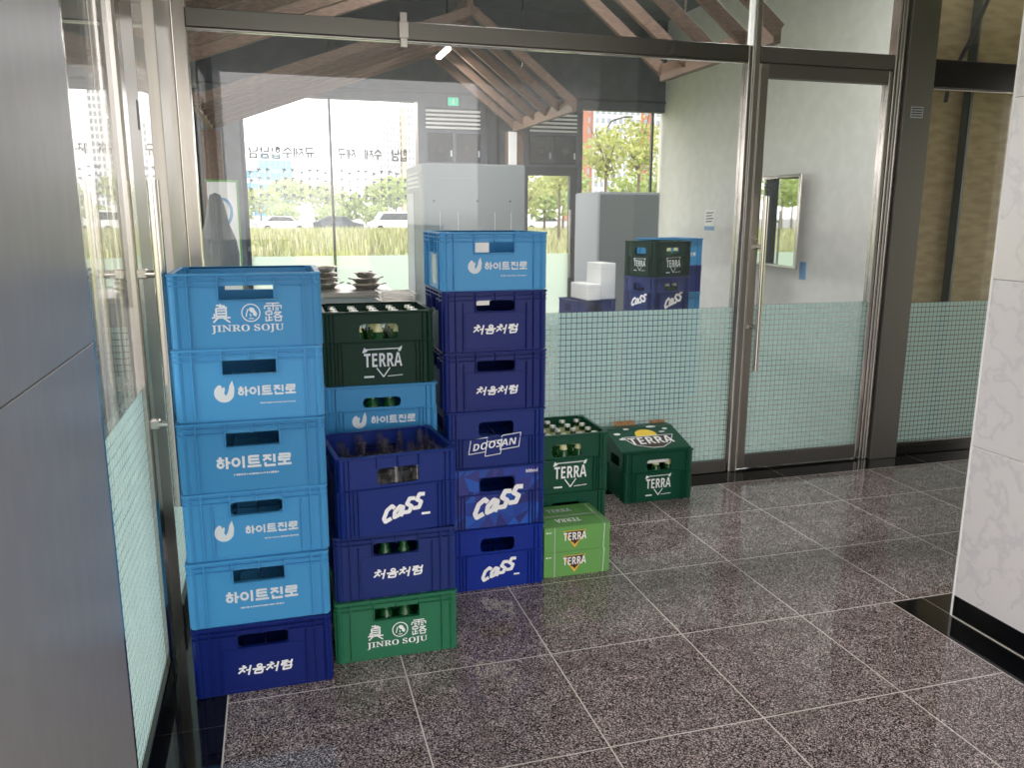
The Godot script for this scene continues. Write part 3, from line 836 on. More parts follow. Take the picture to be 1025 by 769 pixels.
# ------------------------------------------------------------------ drink crates of the passage
func build_crates():
	var W := 0.42; var D := 0.35
	var z1 := -2.45 - D / 2
	var H1 := 0.2163
	var y := 0.0
	var c := crate("soju_crate", "dark navy brush-lettered crate, lowest of the six-high stack by the glass door", W, D, 0.234, "chum", M.navy, Vector3(-0.094, 0, z1))
	chum_word(c, 0.165, M.ink, Vector3(0.0, 0.078, D / 2 - 0.0074))
	y = 0.234
	c = crate("soju_crate", "light blue crate with large plain lettering, directly on the lowest navy crate", W, D, H1, "soju", M.sky_blue, Vector3(-0.094, y, z1))
	hite_word(c, 0.215, M.ink_soft, Vector3(0.005, 0.092, D / 2 - 0.0092))
	fine_print(c, 0.13, 0.006, M.ink_soft, Vector3(0.005, 0.055, D / 2 - 0.0092), 3)
	y += H1
	c = crate("soju_crate", "light blue swirl-emblem crate with round-ended hand hole, third from the floor", W, D, H1, "chum", M.sky_blue, Vector3(-0.09, y, z1 - 0.004), 0.01)
	swoosh_logo(c, 0.028, M.ink_soft, Vector3(-0.098, 0.088, D / 2 - 0.0074))
	hite_word(c, 0.155, M.ink_soft, Vector3(0.04, 0.09, D / 2 - 0.0074))
	fine_print(c, 0.1, 0.005, M.ink_soft, Vector3(0.068, 0.058, D / 2 - 0.0074), 4)
	y += H1
	c = crate("soju_crate", "light blue crate with large plain lettering, fourth from the floor by the glass door", W, D, H1, "soju", M.sky_blue_deep, Vector3(-0.087, y, z1 + 0.002))
	hite_word(c, 0.215, M.ink_soft, Vector3(0.0, 0.09, D / 2 - 0.0092))
	fine_print(c, 0.13, 0.006, M.ink_soft, Vector3(0.005, 0.052, D / 2 - 0.0092), 5)
	y += H1
	c = crate("soju_crate", "light blue crate with swirl emblem under the crate with two Chinese characters", W, D, H1, "soju", M.sky_blue, Vector3(-0.082, y, z1 - 0.002), -0.008)
	swoosh_logo(c, 0.028, M.ink_soft, Vector3(-0.075, 0.085, D / 2 - 0.0092))
	hite_word(c, 0.165, M.ink_soft, Vector3(0.045, 0.088, D / 2 - 0.0092))
	fine_print(c, 0.1, 0.005, M.ink_soft, Vector3(0.075, 0.05, D / 2 - 0.0092), 6)
	y += H1
	c = crate("soju_crate", "empty light blue crate with two Chinese characters and ring emblem, topmost of the tall stack", W, D, H1, "soju", M.sky_blue_deep, Vector3(-0.08, y, z1))
	jinro_print(c, 0.2, M.ink_soft, D / 2 - 0.0092, 0.068)

	# second stack, front
	var z2 := -2.534 - D / 2
	c = crate("soju_crate", "green crate with two Chinese characters and ring emblem, standing on the granite floor", 0.413, D, 0.221, "soju", M.green_crate, Vector3(0.337, 0, z2))
	jinro_print(c, 0.205, M.ink, D / 2 - 0.0092, 0.064)
	fill_crate("soju_green", "green soju bottle in the front row of the green crate on the floor", "bottles in the green floor crate", Vector3(0.337, 0, z2), 0, 0.413, D, 1)
	c = crate("soju_crate", "dull navy crate with white brush lettering, standing on the green crate", 0.405, D, 0.23, "chum", M.navy_grey, Vector3(0.34, 0.221, z2 - 0.005), 0.0)
	chum_word(c, 0.165, M.ink, Vector3(0.005, 0.085, D / 2 - 0.0074))
	fill_crate("soju_green", "green soju bottle in the navy crate under the bottle-filled blue crate", "bottles in the navy crate", Vector3(0.34, 0.221, z2 - 0.005), 0, 0.405, D, 1)
	var cp := Vector3(0.338, 0.452, -2.69)
	var ct := 0.1
	c = crate("beer_crate", "royal blue beer crate full of open empty bottles, slanted white lettering, set slightly askew", 0.4, 0.33, 0.272, "beer_ribbed", M.royal_deep, cp, ct)
	cass_word(c, 0.135, M.ink, Vector3(0.01, 0.085, 0.33 / 2 - 0.0092))
	var ml := B.new()
	ml.stroke([Vector2(-0.015, 0), Vector2(0.015, 0)], 0.008)
	ink(c, "volume_mark", ml, M.ink, Vector3(0.09, 0.055, 0.33 / 2 - 0.0092))
	fill_crate("beer_clear", "open empty glass beer bottle standing in the askew royal blue crate", "empty bottles in the royal blue crate", cp, ct, 0.4, 0.33, 4, [[1, 1], [3, 2], [0, 3]])

	# second stack, rear
	var z2b := -2.93 - D / 2
	for k in 3:
		crate("soju_crate", "navy crate hidden behind the dull navy and green crates", 0.41, D, 0.2165, "soju", M.navy, Vector3(0.357, k * 0.2165, z2b), 0.0, "crates hidden behind the second stack")
	y = 0.6495
	c = crate("soju_crate", "blue swirl-emblem crate under the dark green crate, behind the bottle-filled crate", 0.412, D, 0.22, "beer_low", M.sky_blue_deep, Vector3(0.357, y, z2b))
	swoosh_logo(c, 0.026, M.ink_soft, Vector3(-0.085, 0.085, D / 2 - 0.0092))
	hite_word(c, 0.165, M.ink_soft, Vector3(0.04, 0.088, D / 2 - 0.0092))
	fill_crate("soju_green", "green soju bottle behind the hand hole of the blue crate under the dark green crate", "bottles in the rear blue crate", Vector3(0.357, y, z2b), 0, 0.412, D, 1)
	y += 0.22
	var tp := Vector3(0.354, y, -2.93 - 0.165)
	c = crate("beer_crate", "dark green beer crate with triangle mark on top of the blue swirl-emblem crate", 0.4, 0.33, 0.27, "beer", M.terra_shaded, tp)
	terra_mark(c, 0.15, M.ink_soft, Vector3(0.012, 0.092, 0.33 / 2 - 0.0092))
	fill_crate("beer_green", "green capped beer bottle in the dark green crate of the second stack", "bottles in the second stack's dark green crate", tp, 0, 0.4, 0.33, 4)

	# third stack
	var z3 := -2.945
	c = crate("beer_crate", "royal blue crate with slanted lettering on the floor beside the lime green cartons", 0.39, 0.33, 0.262, "beer", M.royal, Vector3(0.802, 0, z3 - 0.165))
	cass_word(c, 0.135, M.ink, Vector3(0.0, 0.082, 0.33 / 2 - 0.0092))
	var m2 := B.new()
	m2.stroke([Vector2(-0.012, 0), Vector2(0.012, 0)], 0.007)
	ink(c, "volume_mark", m2, M.ink, Vector3(0.08, 0.052, 0.33 / 2 - 0.0092))
	c = crate("beer_crate", "blue crate with facetted printed pattern and large slanted lettering, second from the floor", 0.396, 0.33, 0.253, "beer", M.royal_deep, Vector3(0.8, 0.262, z3 - 0.165))
	facets(c, 0.376, 0.245, 0.33 / 2 - 0.0082)
	cass_word(c, 0.19, M.ink, Vector3(-0.005, 0.11, 0.33 / 2 - 0.0008))
	text(c, "500ml", "Droid Sans", 0.05, 0.014, M.ink, Vector3(0.14, 0.226, 0.33 / 2 - 0.0006))
	c = crate("beer_crate", "deep blue crate with outlined block lettering between the facetted crate and the navy crates", 0.4, 0.33, 0.227, "beer", M.royal_deep, Vector3(0.797, 0.515, z3 - 0.165))
	text(c, "DOOSAN", "Droid Sans", 0.172, 0.028, M.ink, Vector3(-0.006, 0.09, 0.33 / 2 - 0.0092), 0, 0, 0.25, 0.1)
	var fr := B.new()
	var k3 := [[-0.1, -0.035, 0.004], [-0.035, 0.025, -0.014], [0.025, 0.1, 0.002]]
	for q in k3:
		var xa: float = q[0]; var xb: float = q[1]; var dy: float = q[2]
		fr.stroke([Vector2(xa - 0.006, -0.027 + dy + xa * 0.1), Vector2(xb - 0.004, -0.027 + dy + xb * 0.1), Vector2(xb + 0.004, 0.03 + dy + xb * 0.1), Vector2(xa + 0.003, 0.03 + dy + xa * 0.1), Vector2(xa - 0.006, -0.027 + dy + xa * 0.1)], 0.0028)
	ink(c, "outline_mark", fr, M.ink, Vector3(-0.006, 0.09, 0.33 / 2 - 0.004))
	y = 0.742
	c = crate("soju_crate", "navy crate with white brush lettering directly above the crate with outlined block lettering", 0.408, D, 0.23, "chum", M.navy, Vector3(0.794, y, z3 - D / 2))
	chum_word(c, 0.165, M.ink, Vector3(0.005, 0.078, D / 2 - 0.0074))
	y += 0.23
	c = crate("soju_crate", "navy crate with white brush lettering and a paper slip in its hand hole", 0.408, D, 0.23, "chum", M.navy, Vector3(0.792, y, z3 - D / 2), 0.006)
	chum_word(c, 0.175, M.ink, Vector3(0.0, 0.085, D / 2 - 0.0074))
	obj("paper_slip", box(Vector3(-0.075, 0.176, D / 2 - 0.014), Vector3(-0.022, 0.193, D / 2 - 0.012)), M.white, c)
	y += 0.23
	c = crate("soju_crate", "light blue swirl-emblem crate with a white label in its hand hole", 0.412, D, 0.216, "soju", M.sky_blue, Vector3(0.79, y, z3 - D / 2))
	swoosh_logo(c, 0.026, M.ink_soft, Vector3(-0.075, 0.09, D / 2 - 0.0092))
	hite_word(c, 0.165, M.ink_soft, Vector3(0.045, 0.092, D / 2 - 0.0092))
	fine_print(c, 0.1, 0.005, M.ink_soft, Vector3(0.075, 0.055, D / 2 - 0.0092), 8)
	obj("paper_label", box(Vector3(-0.077, 0.142, D / 2 - 0.013), Vector3(-0.02, 0.178, D / 2 - 0.011)), M.white, c)
	var sl := B.new()
	sl.bx(Vector3(-0.412 / 2 + 0.0088, 0.02, -0.03), Vector3(-0.412 / 2 + 0.0096, 0.13, 0.05))
	obj("side_sticker", sl.done(), M.tape, c)
	obj("rear_panel", box(Vector3(-0.09, 0.12, -D / 2 + 0.02), Vector3(0.09, 0.2, -D / 2 + 0.026)), M.sky_blue, c)

	# fourth stack and the single crate by the glass
	var z4 := -3.235
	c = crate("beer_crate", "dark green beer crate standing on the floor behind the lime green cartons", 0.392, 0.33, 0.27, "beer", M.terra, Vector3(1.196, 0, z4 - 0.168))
	terra_mark(c, 0.15, M.ink, Vector3(0, 0.092, 0.33 / 2 - 0.0092))
	var c4 := Vector3(1.196, 0.27, z4 - 0.165)
	c = crate("beer_crate", "dark green beer crate full of capped bottles, stacked behind the lime green cartons", 0.392, 0.33, 0.268, "beer", M.terra, c4)
	terra_mark(c, 0.165, M.ink, Vector3(0.02, 0.095, 0.33 / 2 - 0.0092))
	fill_crate("beer_green", "green capped beer bottle with pale neck label in the crate behind the lime cartons", "capped bottles in the open dark green crate", c4, 0, 0.392, 0.33, 4)
	var rp := Vector3(1.888, 0, -3.702 - 0.165)
	c = crate("beer_crate", "dark green beer crate by the glass with a green carton lying on it", 0.393, 0.32, 0.273, "beer", M.terra, rp)
	terra_mark(c, 0.155, M.ink, Vector3(0.0, 0.098, 0.32 / 2 - 0.0092))
	fill_crate("beer_green", "green capped beer bottle under the dark green carton by the glass", "bottles in the single dark green crate", rp, 0, 0.393, 0.32, 1)
	var sl2 := B.new()
	sl2.bx(Vector3(-0.06, 0.205, 0.32 / 2 - 0.03), Vector3(0.06, 0.222, 0.32 / 2 - 0.027))
	obj("paper_slip", sl2.done(), M.white, c)
	terra_carton(rp + Vector3(0, 0.274, 0))
	for k in 2: lime_carton(k)

func facets(c: Node, W: float, H: float, z: float):
	var rng := RandomNumberGenerator.new()
	rng.seed = 77
	var cols := [c8(14, 58, 150), c8(22, 86, 182), c8(22, 34, 112), c8(40, 48, 132), c8(16, 70, 160)]
	var hole := PackedVector2Array([Vector2(-0.074, H - 0.1), Vector2(0.074, H - 0.1), Vector2(0.074, H - 0.034), Vector2(-0.074, H - 0.034)])
	var b := B.new()
	var nx := 7; var ny := 5
	var g := []
	for a in nx + 1:
		for d in ny + 1:
			var p := Vector2(-W / 2 + W * a / nx, 0.004 + H * d / ny)
			if a > 0 and a < nx: p.x += rng.randf_range(-.4, .4) * W / nx
			if d > 0 and d < ny: p.y += rng.randf_range(-.4, .4) * H / ny
			g.append(p)
	for a in nx:
		for d in ny:
			var q: Array = [g[a * (ny + 1) + d], g[(a + 1) * (ny + 1) + d], g[(a + 1) * (ny + 1) + d + 1], g[a * (ny + 1) + d + 1]]
			for t in [[q[0], q[1], q[2]], [q[0], q[2], q[3]]]:
				var col: Color = cols[rng.randi() % 5]
				b.st.set_color(col.srgb_to_linear())
				for piece in Geometry2D.clip_polygons(PackedVector2Array(t), hole):
					if piece.size() > 2: b.fill(Array(piece))
	var m := mat(Color.WHITE, 0.34)
	m.vertex_color_use_as_albedo = true
	tag(obj("printed_facets", b.done(), m, c, Vector3(0, 0, z)), "printed pattern of blue facets", "", "", "stuff")

func lime_carton(k: int):
	var y0 := 0.109 * k
	var t := thing("beer_carton", ["lime green beer carton lying on the granite floor", "lime green beer carton lying on top of another lime carton"][k], "carton", Vector3(1.155, y0, -3.105), 0.0, "lime green cartons")
	var b := B.new()
	# plan outline with a slanted front-left and front-right flap
	var poly := PackedVector2Array([Vector2(-0.145, 0.118), Vector2(-0.1, 0.122), Vector2(0.124, 0.122), Vector2(0.145, 0.118), Vector2(0.145, -0.122), Vector2(-0.145, -0.122)])
	b.xf = Transform3D(Basis(Vector3.RIGHT, PI / 2), Vector3.ZERO)
	b.prism(poly, -0.1085, -0.0005)
	obj("carton_body", b.done(), M.lime, t)
	for s in [-1.0, 1.0]:
		var xa: float = -0.1455 if s < 0 else 0.125
		var xb: float = -0.101 if s < 0 else 0.1455
		var f := B.new()
		var za := 0.1185 if s < 0 else 0.1225
		var zb := 0.1225 if s < 0 else 0.1185
		f.quad(Vector3(xa, 0.001, za), Vector3(xb, 0.001, zb), Vector3(xb, 0.108, zb), Vector3(xa, 0.108, za), Vector3.BACK)
		obj("side_flap", f.done(), M.lime, t)
	var s2 := B.new()
	s2.bx(Vector3(-0.1025, 0.0005, 0.1222), Vector3(-0.0985, 0.1088, 0.1232))
	s2.xf = Transform3D(Basis(Vector3.BACK, -0.055), Vector3(0.118, 0.054, 0))
	s2.bx(Vector3(-0.0025, -0.054, 0.1222), Vector3(0.0025, 0.0548, 0.1232))
	obj("sealing_tape", s2.done(), M.tape, t)
	carton_mark(t, 0.1, Vector3(-0.012, 0.06, 0.1226), 0.0)
	if k == 1:
		obj("lid_flap", box(Vector3(-0.1448, 0.1088, 0.002), Vector3(0.1448, 0.1102, 0.1215)), M.lime, t)
		obj("lid_flap", box(Vector3(-0.1448, 0.1088, -0.1215), Vector3(0.1448, 0.1102, -0.002)), M.lime, t)
		var tp := B.new()
		tp.bx(Vector3(0.118, 0.1103, -0.12), Vector3(0.123, 0.1106, 0.12))
		tp.bx(Vector3(-0.144, 0.1103, -0.004), Vector3(0.144, 0.1106, 0.004))
		obj("sealing_tape", tp.done(), M.tape, t)
		for q in 2:
			var o := text(t, "TERRA", "Droid Sans", 0.11, 0.04, M.ink if q == 0 else M.ink_soft, Vector3(-0.02, 0.1108, 0.055 - q * 0.115))
			o.rotation = Vector3(-PI / 2, PI if q == 0 else 0.0, 0)
	var sm := B.new()
	sm.dot(Vector2(-0.012, 0), 0.004)
	sm.stroke([Vector2(-0.006, 0), Vector2(0.014, 0)], 0.003)
	ink(t, "side_mark", sm, M.ink, Vector3(-0.122, 0.088, 0.1213))

func carton_mark(t: Node, w: float, at: Vector3, turn: float):
	var g := B.new()
	g.fill([Vector2(-.5 * w, .3 * w), Vector2(.5 * w, .3 * w), Vector2(.34 * w, .0), Vector2(.0, -.46 * w), Vector2(-.34 * w, .0)])
	var a := ink(t, "gold_triangle", g, M.gold_ink, at, turn)
	var d := B.new()
	d.xf.origin.z = 0.0004
	d.fill([Vector2(-.44 * w, .27 * w), Vector2(.44 * w, .27 * w), Vector2(.28 * w, .0), Vector2(.0, -.37 * w), Vector2(-.28 * w, .0)])
	ink(a, "dark_triangle", d, M.brown_ink, Vector3.ZERO)
	text(a, "TERRA", "Droid Sans", w * 1.02, w * 0.34, M.ink, Vector3(0, 0.06 * w, 0.0012))
	var v := B.new()
	v.stroke([Vector2(-.12 * w, -.2 * w), Vector2(0, -.34 * w), Vector2(.12 * w, -.2 * w)], w * 0.04)
	ink(a, "chevron", v, M.gold_ink, Vector3(0, 0, 0.0012))

func terra_carton(at: Vector3):
	var t := thing("beer_carton", "torn dark green carton with yellow dome print lying on the crate by the glass", "carton", at + Vector3(-0.02, 0.0, 0.0), 0.0)
	var b := B.new()
	# wedge: low at the front, high at the back; side outline extruded across
	b.xf = Transform3D(Basis(Vector3.UP, PI / 2), Vector3.ZERO)
	var side := PackedVector2Array([Vector2(-0.17, 0.003), Vector2(0.15, 0.003), Vector2(0.15, 0.06), Vector2(0.13, 0.074), Vector2(0.06, 0.076), Vector2(-0.17, 0.016)])
	b.prism(side, -0.205, 0.19)
	obj("carton_body", b.done(), M.terra, t)
	var e := B.new()
	e.xf = Transform3D(Basis(Vector3.RIGHT, -0.7), Vector3(-0.06, 0.072, -0.12))
	e.bx(Vector3(-0.06, 0.0, -0.002), Vector3(0.06, 0.03, 0.002))
	e.xf = Transform3D(Basis(Vector3.RIGHT, -0.5), Vector3(0.13, 0.06, -0.13))
	e.bx(Vector3(-0.035, 0.0, -0.002), Vector3(0.06, 0.03, 0.002))
	obj("torn_flap", e.done(), M.card, t)
	# print on the sloping face
	var slope := atan2(0.06, 0.23)
	var face := Transform3D(Basis(Vector3.RIGHT, -PI / 2 + slope), Vector3(0, 0.0465, 0.055))
	var lst := [[M.yellow_ink, "dome_print"], [M.ink, "mark_outline"], [M.brown_ink, "mark_field"], [M.ink, "white_spots"]]
	for k in 4:
		var p := B.new()
		p.xf = Transform3D(face.basis, face.origin + face.basis.z * (0.0012 + 0.0006 * k))
		if k == 0:
			p.dot(Vector2(0.0, 0.035), 0.062, 0.055, 20)
		elif k == 1:
			p.fill([Vector2(-.15, .02), Vector2(.15, .02), Vector2(.1, -.065), Vector2(.04, -.105), Vector2(-.02, -.105), Vector2(-.11, -.065)])
		elif k == 2:
			p.fill([Vector2(-.142, .014), Vector2(.142, .014), Vector2(.096, -.062), Vector2(.04, -.1), Vector2(-.02, -.1), Vector2(-.105, -.062)])
		else:
			p.dot(Vector2(-0.16, 0.055), 0.02, 0.012); p.dot(Vector2(-0.09, 0.1), 0.018, 0.01); p.dot(Vector2(0.06, 0.11), 0.03, 0.012)
			p.dot(Vector2(0.13, 0.08), 0.016, 0.01); p.dot(Vector2(-0.15, 0.0), 0.02, 0.01); p.dot(Vector2(0.1, 0.05), 0.018, 0.006)
		obj(lst[k][1], p.done(), lst[k][0], t)
	var o := text(t, "TERRA", "Droid Sans", 0.25, 0.07, M.ink, Vector3.ZERO)
	o.transform = Transform3D(face.basis, face.origin + face.basis.z * 0.004 + face.basis.y * -0.03)

# ------------------------------------------------------------------ restaurant behind the glass
func build_restaurant():
	var fl := struct("floor_restaurant", "plain grey floor of the restaurant behind the glass")
	obj("slab", box(Vector3(-0.8, -0.06, -10.65), Vector3(5.3, -0.001, -4.125)), M.inner_floor, fl)
	var ce := struct("ceiling_restaurant", "dark painted ceiling of the restaurant")
	obj("slab", box(Vector3(-0.85, 4.0, -10.65), Vector3(5.3, 4.15, -4.0)), M.dark_wall, ce)
	obj("header", box(Vector3(-0.85, 3.2, -4.14), Vector3(5.3, 4.0, -4.0)), M.dark_wall, ce)
	for k in 2:
		var pb := B.new()
		pb.tube(Vector3(-0.8, 3.55 + k * 0.12, -10.3 + k * 0.06), Vector3(5.15, 3.55 + k * 0.12, -10.3 + k * 0.06), 0.03, 10)
		obj("pipe", pb.done(), M.steel_dark, ce)
	var wr := struct("wall_restaurant_right", "pale plastered right wall of the restaurant")
	obj("plaster", box(Vector3(5.2, 0.0, -10.65), Vector3(5.32, 4.0, -4.14)), M.light_wall, wr)
	var wf := struct("wall_far", "dark grey far wall of the restaurant with window openings")
	var zf := -10.5
	for r in [[-0.85, -0.3, 0.0, 4.0], [-0.3, 1.83, 2.85, 4.0], [1.83, 3.24, 0.0, 4.0], [3.24, 3.95, 2.1, 4.0], [3.95, 4.01, 0.0, 4.0], [4.01, 5.2, 2.84, 4.0]]:
		obj("panel", box(Vector3(r[0], r[2], zf - 0.12), Vector3(r[1], r[3], zf)), M.dark_wall, wf)
	bar(wf, "ledge", Vector3(-0.8, 2.95, zf), Vector3(5.2, 2.98, zf + 0.03), M.dark_frame)
	bar(wf, "duct", Vector3(2.72, 0.0, zf + 0.001), Vector3(2.82, 2.9, zf + 0.12), M.dark_frame, 0.01)
	bar(wf, "duct", Vector3(2.84, 0.0, zf + 0.001), Vector3(3.0, 2.9, zf + 0.18), M.dark_frame, 0.01)
	for r in [[1.93, 2.26], [2.3, 2.62], [3.28, 3.58], [3.62, 3.92]]:
		var o := bar(wf, "cabinet_door", Vector3(r[0], 2.14, zf + 0.001), Vector3(r[1], 2.49, zf + 0.025), M.car_glass, 0.006)
		var pl := B.new()
		pl.tube(Vector3((r[0] + r[1]) / 2, 2.3, zf + 0.026), Vector3((r[0] + r[1]) / 2, 2.3, zf + 0.04), 0.05, 16)
		obj("round_dial", pl.done(), M.steel_dark, o)
		var pt := B.new()
		pt.bx(Vector3(r[1] - 0.03, 2.2, zf + 0.026), Vector3(r[1] - 0.01, 2.28, zf + 0.03))
		obj("tag", pt.done(), M.ink_soft, o)
	for k in 2:
		var xa: float = [1.92, 3.28][k]; var xb: float = [2.62, 3.93][k]
		var v := thing("wall_vent", ["white slatted wall vent under the green exit sign", "white slatted wall vent above the far glass door"][k], "vent", Vector3(xa, 2.53, zf + 0.002), 0, "white slatted vents")
		obj("backing", box(Vector3(0, 0, 0), Vector3(xb - xa, 0.26, 0.012)), M.black, v)
		for s in 5:
			obj("slat", box(Vector3(0.0, 0.008 + s * 0.05, 0.012), Vector3(xb - xa, 0.034 + s * 0.05, 0.03), 0.003), M.white, v)
	var ex := thing("exit_sign", "small glowing green exit sign above the slatted vent", "sign", Vector3(2.27, 2.81, zf + 0.002))
	obj("housing", box(Vector3(-0.075, 0, 0), Vector3(0.075, 0.11, 0.03), 0.004), M.dark_frame, ex)
	obj("lit_face", box(Vector3(-0.068, 0.006, 0.03), Vector3(0.068, 0.104, 0.033)), M.exit_sign, ex)
	var fig := B.new()
	fig.dot(Vector2(0.008, 0.085), 0.009); fig.stroke([Vector2(0.005, 0.072), Vector2(-0.003, 0.045), Vector2(0.014, 0.03), Vector2(0.006, 0.012)], 0.009); fig.stroke([Vector2(-0.003, 0.045), Vector2(-0.022, 0.02)], 0.008); fig.stroke([Vector2(-0.02, 0.058), Vector2(0.004, 0.066), Vector2(0.024, 0.052)], 0.007)
	ink(ex, "running_figure", fig, M.ink, Vector3(0, 0, 0.0336))

	# windows and door of the far wall
	var w6 := struct("window_6", "wide far window with frosted lower band looking onto a meadow")
	bar(w6, "frame", Vector3(-0.3, 0.0, zf - 0.1), Vector3(-0.25, 2.85, zf - 0.02), M.dark_frame)
	bar(w6, "frame", Vector3(1.79, 0.0, zf - 0.1), Vector3(1.83, 2.85, zf - 0.02), M.steel_brushed)
	bar(w6, "mullion", Vector3(0.735, 0.0, zf - 0.09), Vector3(0.765, 2.85, zf - 0.04), M.steel_dark)
	pane(w6, Vector3(-0.25, 0.0, zf - 0.07), Vector3(1.79, 2.85, zf - 0.06))
	film_z(w6, -0.25, 1.79, 0.0, 0.97, zf - 0.058, M.film_plain)
	word(w6, ["gyu", "je", "su", "hap", "nam", "nam"], 0.78, 0.13, 0.02, M.decal, Vector3(0.17, 2.21, zf - 0.075), 0.12, 0, 0, 0, true, "window_lettering")
	word(w6, ["hap", "nam", " ", "su", "je", " ", "je", "gyu"], 0.86, 0.13, 0.02, M.decal, Vector3(1.27, 2.21, zf - 0.075), 0.08, 0, 0, 0, true, "window_lettering")
	var mk := B.new()
	var rng := RandomNumberGenerator.new()
	rng.seed = 9
	for c in 20:
		var x := -0.2 + c * 0.098
		for r in 4:
			if rng.randf() < 0.12 or abs(x - 0.75) < 0.04: continue
			var p := Vector2(x + rng.randf_range(-.008, .008), 2.0 - r * 0.1 - (0.03 if c % 3 == 0 else 0.0))
			mk.stroke([p + Vector2(-.024, .016), p + Vector2(.024, .004)], 0.018)
			mk.stroke([p + Vector2(-.014, -.024), p + Vector2(.006, .026)], 0.016)
	tag(ink(w6, "small_window_lettering", mk, M.decal, Vector3(0, 0, zf - 0.0745)), "rows of small dark lettering on the pane", "", "", "stuff")
	var w7 := struct("window_7", "right far window with thin mullion looking onto young trees")
	bar(w7, "frame", Vector3(4.01, 0.0, zf - 0.1), Vector3(4.03, 2.84, zf - 0.02), M.dark_frame)
	bar(w7, "mullion", Vector3(5.04, 0.0, zf - 0.09), Vector3(5.065, 2.84, zf - 0.04), M.dark_frame)
	pane(w7, Vector3(4.03, 0.0, zf - 0.07), Vector3(5.2, 2.84, zf - 0.06))
	film_z(w7, 4.03, 5.2, 0.0, 0.97, zf - 0.058, M.film_plain)
	var d3 := struct("door_3", "far glass door in a dark frame looking onto grass")
	bar(d3, "frame", Vector3(3.24, 0.0, zf - 0.1), Vector3(3.27, 2.1, zf - 0.01), M.dark_frame)
	bar(d3, "frame", Vector3(3.86, 0.0, zf - 0.1), Vector3(3.95, 2.1, zf - 0.01), M.dark_frame)
	bar(d3, "head", Vector3(3.27, 1.99, zf - 0.1), Vector3(3.86, 2.1, zf - 0.01), M.dark_frame)
	pane(d3, Vector3(3.27, 0.0, zf - 0.07), Vector3(3.86, 1.99, zf - 0.06))
	film_z(d3, 3.27, 3.86, 0.0, 0.97, zf - 0.058, M.film_plain)
	pull_handle(d3, Vector3(3.84, 1.55, zf + 0.05), 0.9, 0.015, [1.4, 0.8], Vector3(0.03, 0, -0.06))

	# left glass wall of the restaurant
	var w8 := struct("window_8", "left glass wall of the restaurant with dark posts and frosted band")
	for k in 4:
		var za := -4.15 - k * 1.6
		var zb := za - 1.55
		if k == 3: zb = -10.5
		bar(w8, "post", Vector3(-0.84, 0.0, zb - 0.04), Vector3(-0.76, 2.9, zb), M.dark_frame)
		pane(w8, Vector3(-0.806, 0.0, zb), Vector3(-0.795, 2.9, za))
		film_x(w8, zb, za, 0.0, 0.97, -0.793, M.film_plain)
	bar(w8, "head", Vector3(-0.85, 2.9, -10.5), Vector3(-0.74, 4.0, -4.14), M.dark_wall)
	bar(w8, "return_panel", Vector3(-0.85, 0.0, -4.14), Vector3(-0.46, 3.2, -4.08), M.steel_dark)

	# gabled slat canopy
	var ridge := Vector2(1.83, 3.29)
	var eaves := [Vector2(-0.57, 2.425), Vector2(2.845, 2.51)]
	for mod in 2:
		var zz: Array = [[-9.7, -9.29, -8.88, -8.47, -8.06, -7.66], [-5.8, -5.43, -5.06, -4.69, -4.35]][mod]
		var cn := thing("slat_canopy", ["brown wooden gable of slats over the far tables", "brown wooden gable of slats just behind the glass screen"][mod], "canopy", Vector3(ridge.x, 0, zz[0]), 0, "wooden slat gables")
		for z in zz:
			for s in 2:
				var e: Vector2 = eaves[s]
				var d := (e - ridge)
				var L := d.length()
				var b := B.new()
				b.xf = Transform3D(Basis(Vector3.BACK, d.angle()), Vector3(0, ridge.y, z - zz[0]))
				b.cb(Vector3(0.0, -0.03, -0.02), Vector3(L, 0.05, 0.02), 0.003)
				obj("rafter", b.done(), M.wood, cn)
		for s in 2:
			var e: Vector2 = eaves[s]
			obj("eave_board", box(Vector3(e.x - ridge.x - 0.025, e.y - 0.06, 0.0), Vector3(e.x - ridge.x + 0.025, e.y + 0.06, zz[-1] - zz[0]), 0.003), M.wood, cn)
		obj("ridge_board", box(Vector3(-0.03, ridge.y - 0.02, 0.0), Vector3(0.03, ridge.y + 0.13, zz[-1] - zz[0]), 0.003), M.wood, cn)
		for s in 2:
			var e: Vector2 = eaves[s]
			for z in ([zz[0]] if mod == 0 else [zz[-1]]):
				if mod == 1: continue
				var wd: float = [0.1, 0.09][s]
				obj("post", box(Vector3(e.x - ridge.x - wd, 0.0, z - zz[0] - 0.09), Vector3(e.x - ridge.x + wd, e.y - 0.06, z - zz[0] + 0.09), 0.004), M.wood, cn)
				if s == 1:
					obj("white_facing", box(Vector3(e.x - ridge.x - wd - 0.012, 0.0, z - zz[0] + 0.091), Vector3(e.x - ridge.x, e.y - 0.07, z - zz[0] + 0.103)), M.white, cn)
		for hx in [[0.0, 3.39, 0.01], [-1.2, 2.93, 0.008], [0.8, 2.75, 0.008]]:
			var hg := B.new()
			hg.tube(Vector3(hx[0], hx[1], (zz[-1] - zz[0]) / 2), Vector3(hx[0], 4.0, (zz[-1] - zz[0]) / 2), hx[2], 8)
			obj("hanger", hg.done(), M.steel_dark, cn)
